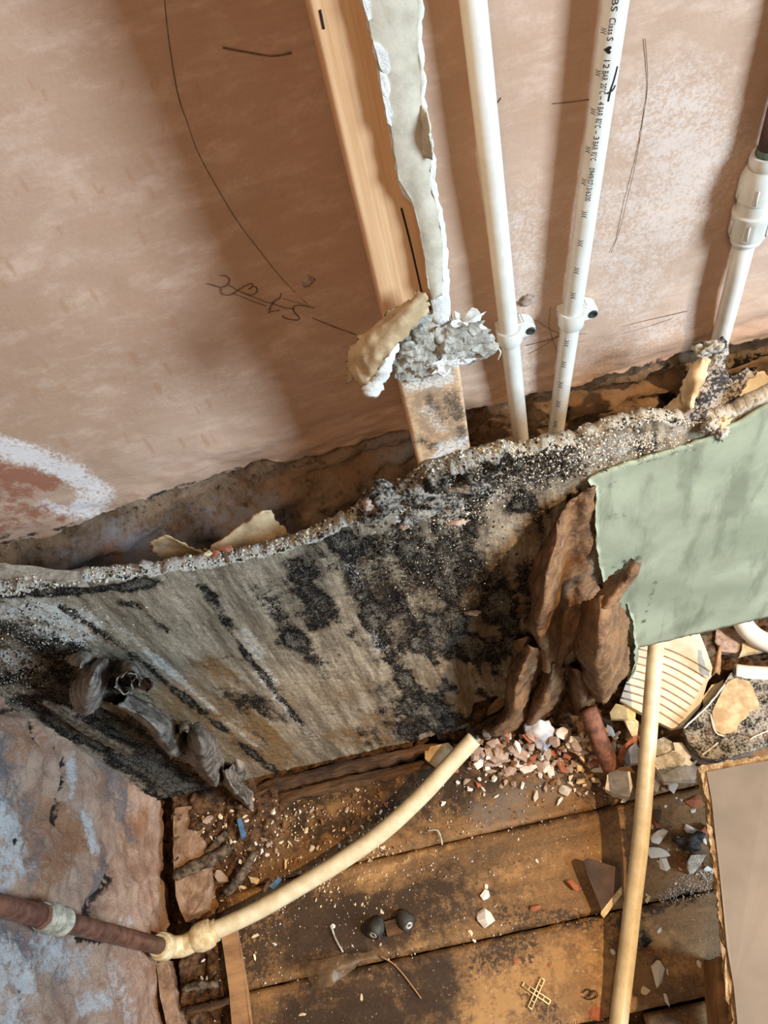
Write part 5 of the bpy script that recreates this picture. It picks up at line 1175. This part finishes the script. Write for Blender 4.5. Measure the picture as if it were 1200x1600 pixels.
# ---------------------------------------------------------------- chips one by one
KINDS = {'w': ('chip', 'plaster_chip'), 'c': ('creamchip', 'cream_chip'), 'r': ('brickchip', 'brick_chip'), 'p': ('pinkchip', 'render_chip'), 'b': ('brownchip', 'wood_crumb')}
LIB = {k: [hull(100+i*7+ord(k), 12, random.choice((.35, .45, .55)), M[m], nm) for i in range(8)] for k, (m, nm) in KINDS.items()}
def zfloor(px, py):
    v = at(px, py, z=0); 
    if v.x < -.05: return max(0.0, EH(v.x, v.y)-.0005)
    return .012*smooth(.268, .30, v.y)*smooth(-.05, .0, v.x)
def chip(k, px, py, w, label, group, asp=None, z=0, rot=None):
    me = random.choice(LIB[k]); b = at(px, py, z=z+zfloor(px, py)); s = w*1.0/FPX*(b-Vector((0, 0, CAMH))).length*1.22
    a = asp or random.uniform(.6, .95); h = random.uniform(.7, 1.1)
    o = place_mesh(KINDS[k][1], me, (0, 0, 0), (s, s*a, s*h*.8), (random.uniform(-.15, .15), random.uniform(-.15, .15), rot if rot is not None else random.uniform(0, 6.28)), label, KINDS[k][1].replace('_', ' '), group)
    o.location = (b.x, b.y, b.z-me['zmin']*s*h*.8-.0006); return o
NM = {'w': 'white plaster chip', 'c': 'cream chip', 'r': 'red brick chip', 'p': 'pinkish render chip', 'b': 'brown wood crumb'}
MARKS = [((945, 1150), 'the rusty pipe stub'), ((940, 1385), 'the dark tile shard'), ((838, 1552), 'the tile spacer cross'), ((612, 1445), 'the two rubber plugs'), ((1088, 1348), 'the mottled stone chip'), ((1026, 1277), 'the small black shard'),
         ((1079, 1315), 'the crumpled black scrap'), ((848, 1155), 'the pale torn wrapper'), ((690, 1180), 'the cardboard scrap'), ((740, 1155), 'the open pipe end'), ((968, 1222), 'the square plaster block'), ((375, 1292), 'the upper blue strip'), ((430, 1380), 'the lower blue strip'),
         ((315, 1348), 'the charred stick'), ((372, 1368), 'the thin dark stick'), ((520, 1520), 'the plastic film'), ((370, 1540), 'the wooden lath'), ((680, 1305), 'the bent nail'), ((905, 1168), 'the cream triangular chip'), ((775, 1176), 'the pink brick fragment'), ((400, 1262), 'the dark curl tip'),
         ((1055, 1200), 'the stained plasterboard scrap'), ((922, 1554), 'the tangled thread'), ((1128, 1540), 'the wooden offcut'), ((980, 1470), 'the slack pipe'), ((310, 1468), 'the elbow'), ((985, 1182), 'the glazed grey shard'), ((1098, 1240), 'the torn panel corner'), ((645, 1530), 'the thin straw')]
def where(px, py):
    d, m = min(((px-q[0][0])**2+(py-q[0][1])**2, q) for q in MARKS); dx, dy = px-m[0][0], py-m[0][1]
    near = 'close ' if d < 26**2 else ''
    r = ('to the right of ' if dx > 0 else 'to the left of ') if abs(dx) > abs(dy)*1.6 else (('below ' if dy > 0 else 'above ')+('right of ' if dx > 5 else 'left of ' if dx < -5 else '') if abs(dx)*1.6 > abs(dy)*.9 else ('below ' if dy > 0 else 'above '))
    return near+r+m[1]
def group_chips(items, loc, gname):
    for it in items:
        k, px, py, w = it[:4]; size = 'tiny ' if w < 8 else 'small ' if w < 14 else 'medium ' if w < 22 else 'large '
        shape = 'narrow ' if len(it) > 4 and it[4] and it[4] <= .5 else ''
        chip(k, px, py, w, size+shape+NM[k]+' '+where(px, py), NM[k]+'s '+gname, *it[4:])
group_chips([('w', 1027, 1309, 30, .6), ('w', 1023, 1333, 36, .5, 0, -.3), ('w', 1040, 1351, 21, .9), ('w', 1084, 1302, 26, .7), ('w', 1061, 1311, 10, .7), ('w', 1101, 1315, 11), ('w', 1083, 1267, 10), ('w', 1017, 1291, 9), ('w', 1046, 1328, 6), ('w', 1058, 1328, 5), ('w', 1106, 1357, 13), ('w', 1112, 1362, 9), ('w', 1027, 1348, 7), ('w', 1058, 1247, 6), ('w', 1040, 1260, 6), ('w', 1064, 1250, 5), ('r', 1085, 1253, 25, .8), ('r', 1101, 1298, 22, .6), ('r', 1065, 1320, 11), ('r', 1065, 1349, 10), ('w', 1063, 1357, 7), ('w', 1055, 1380, 6), ('w', 1090, 1366, 6)], 'on the shaded boards beside the torn panel', 'in the shade of the panel')
group_chips([('w', 1030, 1527, 36, .7), ('c', 1008, 1546, 14, .8), ('w', 1041, 1561, 16, .4), ('w', 1043, 1519, 10, .4), ('w', 1091, 1506, 11), ('w', 957, 1487, 11), ('c', 932, 1484, 12, .4), ('c', 937, 1524, 13, .4), ('r', 1016, 1488, 10, .5), ('r', 931, 1584, 24, .8), ('w', 1030, 1455, 12, .5), ('c', 1012, 1405, 11), ('w', 998, 1385, 9), ('r', 1022, 1424, 7), ('w', 1012, 1400, 8), ('w', 1092, 1534, 5), ('r', 1005, 1520, 6)], 'on the boards around the foot of the slack pipe', 'round the slack pipe')
group_chips([('w', 757, 1397, 17, .9), ('w', 757, 1437, 30, .85), ('w', 759, 1385, 8), ('r', 893, 1382, 24, .5, 0, -.9), ('r', 838, 1419, 18, .5), ('r', 806, 1502, 10), ('w', 840, 1346, 7), ('w', 811, 1311, 7), ('w', 780, 1575, 9, .5), ('r', 772, 1578, 12, .6), ('w', 863, 1541, 8), ('w', 608, 1568, 9), ('c', 565, 1562, 14, .35, 0, 1.3), ('c', 472, 1585, 12, .6), ('w', 598, 1424, 8), ('w', 520, 1448, 9), ('c', 400, 1462, 13, .5), ('w', 429, 1475, 9, .5), ('c', 398, 1495, 10, .4), ('w', 878, 1457, 6), ('w', 740, 1470, 7), ('c', 735, 1458, 10, .7), ('w', 805, 1490, 6), ('w', 900, 1420, 5), ('r', 870, 1500, 6), ('w', 852, 1372, 5), ('w', 690, 1588, 7), ('w', 720, 1582, 6), ('r', 858, 1508, 7)], 'on the wet brown floorboards', 'on the wet floorboards')
group_chips([('w', 851, 1198, 24, .8), ('w', 861, 1207, 17, .8), ('p', 800, 1206, 28, .8), ('w', 772, 1217, 13, .7), ('w', 838, 1246, 22, .45, 0, 1.4), ('w', 882, 1237, 24, .7), ('w', 875, 1251, 16, .4), ('p', 757, 1188, 18, .6), ('p', 746, 1194, 15), ('c', 738, 1196, 12), ('w', 808, 1192, 16, .8), ('p', 762, 1205, 16, .6), ('w', 893, 1216, 11), ('c', 907, 1222, 14), ('w', 693, 1255, 12), ('w', 733, 1233, 9), ('w', 817, 1227, 15, .4), ('c', 667, 1204, 10, .4), ('r', 878, 1201, 26, .5), ('r', 885, 1181, 16), ('r', 862, 1176, 18, .6), ('r', 888, 1154, 18), ('c', 893, 1170, 18, .7), ('c', 906, 1197, 18, .6), ('c', 927, 1192, 22, .8, 0, .4), ('w', 755, 1233, 10, .5), ('w', 757, 1242, 8), ('w', 776, 1244, 9, .5), ('p', 790, 1222, 10), ('p', 770, 1203, 12), ('w', 781, 1196, 10), ('p', 783, 1210, 13, .5), ('w', 830, 1185, 13), ('w', 848, 1180, 12), ('r', 872, 1168, 12), ('r', 851, 1167, 10), ('w', 867, 1162, 15, .7), ('c', 880, 1136, 20, .7), ('p', 860, 1130, 16), ('p', 905, 1240, 10), ('c', 930, 1220, 14), ('w', 916, 1238, 8), ('w', 716, 1222, 8), ('r', 714, 1205, 8), ('p', 742, 1178, 14), ('w', 766, 1160, 14, .6), ('p', 787, 1158, 18), ('w', 876, 1150, 10), ('c', 950, 1140, 12), ('w', 898, 1234, 7), ('w', 863, 1232, 5), ('w', 845, 1214, 6), ('w', 1052, 1229, 28, .7), ('p', 1070, 1206, 18), ('w', 1008, 1230, 12), ('w', 968, 1166, 10), ('p', 964, 1148, 14), ('w', 962, 1154, 9), ('c', 948, 1230, 14), ('w', 975, 1252, 16, .5)], 'in the rubble heap under the peeled paper', 'in the rubble heap')
group_chips([('w', 300, 1408, 8), ('w', 286, 1283, 9), ('c', 346, 1278, 13, .5), ('w', 386, 1282, 9), ('w', 397, 1283, 7), ('c', 352, 1290, 9), ('w', 344, 1308, 10, .6), ('w', 367, 1316, 8), ('w', 400, 1318, 9), ('w', 428, 1268, 9, .5), ('w', 398, 1342, 13, .45, 0, 1.1), ('w', 408, 1330, 10), ('w', 418, 1335, 9), ('c', 398, 1375, 18, .6, 0, -.5), ('w', 359, 1388, 18, .4, 0, .9), ('c', 446, 1350, 14, .35, 0, 1.5), ('c', 418, 1384, 18, .35, 0, .9), ('c', 382, 1345, 12, .5), ('p', 420, 1318, 14), ('w', 440, 1315, 8), ('c', 453, 1318, 12, .3), ('p', 410, 1312, 13), ('w', 356, 1354, 7), ('w', 435, 1335, 7, .4), ('w', 470, 1340, 7), ('w', 488, 1325, 11), ('r', 462, 1345, 10), ('w', 505, 1285, 6), ('w', 545, 1263, 6), ('w', 595, 1268, 8), ('r', 603, 1258, 8), ('w', 560, 1254, 5), ('w', 541, 1268, 7), ('c', 378, 1386, 12, .5), ('w', 330, 1310, 10, .4), ('p', 325, 1282, 18), ('p', 345, 1370, 26, .7), ('p', 330, 1388, 20), ('c', 318, 1280, 10), ('w', 315, 1528, 7), ('w', 322, 1530, 8), ('w', 343, 1498, 8, .5), ('w', 372, 1442, 7), ('w', 318, 1500, 8, .5)], 'in the dirt between left wall and floor pipe', 'by the left wall')
# random small chips within the heap and in the dirt
rs = random.Random(11); KK = ['w']
def K(opts): KK[0] = rs.choice(opts); return KK[0]
for i in range(150):
    px, py = rs.uniform(730, 960), 0; py = 1150+rs.random()**1.5*90-(px-730)*.06
    chip(K('wwpppprbb'), px, py, rs.uniform(5, 13), 'little '+NM[KK[0]]+' in the heap '+where(px, py), NM[KK[0]]+' crumbs in the rubble heap', None, rs.choice((0, 0, .006, .012)) if py < 1190 else 0)
for i in range(110):
    px = rs.uniform(330, 620); py = 1250+rs.random()*110-(px-330)*.10
    chip(K('wcpbbbb'), px, py, rs.uniform(4, 10), 'minute '+NM[KK[0]]+' in the dirt '+where(px, py), NM[KK[0]]+' crumbs along the timber')
for i in range(50):
    chip(K('wppbrb'), rs.uniform(1000, 1110), rs.uniform(1140, 1236), rs.uniform(5, 13), 'little '+NM[KK[0]]+' among the scraps beside the panel corner', NM[KK[0]]+' crumbs around the scraps')
for i in range(70):
    px = rs.uniform(738, 965); py = 1150+rs.random()*62-(px-738)*.05
    chip(K('wwpppprb'), px, py, rs.uniform(12, 25), 'broken '+NM[KK[0]]+' in the heap '+where(px, py), NM[KK[0]]+' pieces of the heap', None, rs.choice((0, .006, .012, .018)) if py < 1185 else 0)
# grit nobody could count
def grit(n, box, smin, smax, mat, name, label, seed, mask=None):
    r = random.Random(seed); V, F = [], []
    while n > 0:
        px, py = r.uniform(box[0], box[2]), r.uniform(box[1], box[3])
        if mask and not mask(px, py): continue
        c = at(px, py, z=zfloor(px, py)); s = r.uniform(smin, smax); b = len(V); a = r.uniform(0, 6.3)
        for k in range(3): V.append(c+Vector((math.cos(a+k*2.1)*s*r.uniform(.6, 1.2), math.sin(a+k*2.1)*s, -.0003)))
        V.append(c+Vector((0, 0, s*.9))); F += [(b, b+1, b+3), (b+1, b+2, b+3), (b+2, b, b+3)]; n -= 1
    o = join_tris(name, V, F, mat); o['kind'] = 'stuff'; return tag(o, label, 'grit')
on_floor = lambda px, py: at(px, py, z=0).y < .318 and at(px, py, z=0).x > -.45
grit(900, (330, 1180, 960, 1600), .0006, .0018, M['chip'], 'grit', 'fine white plaster grit strewn over the floorboards', 1, on_floor)
grit(700, (330, 1180, 1120, 1600), .0006, .0018, M['brownchip'], 'dirt_crumbs', 'fine brown dirt crumbs strewn over the floorboards', 2, on_floor)
grit(500, (1030, 1340, 1120, 1410), .0005, .0012, M['chip'], 'grit', 'fine grey dust in the board joint by the panel', 3, lambda px, py: abs(py-(1405-.27*(px-1031))) < 30)
grit(500, (270, 1250, 620, 1420), .0007, .0024, M['creamchip'], 'grit', 'cream crumbs in the dirt by the left wall', 4, on_floor)
grit(350, (740, 1470, 960, 1600), .0006, .0016, M['creamchip'], 'grit', 'pale grit on the sunlit floorboard', 5, on_floor)
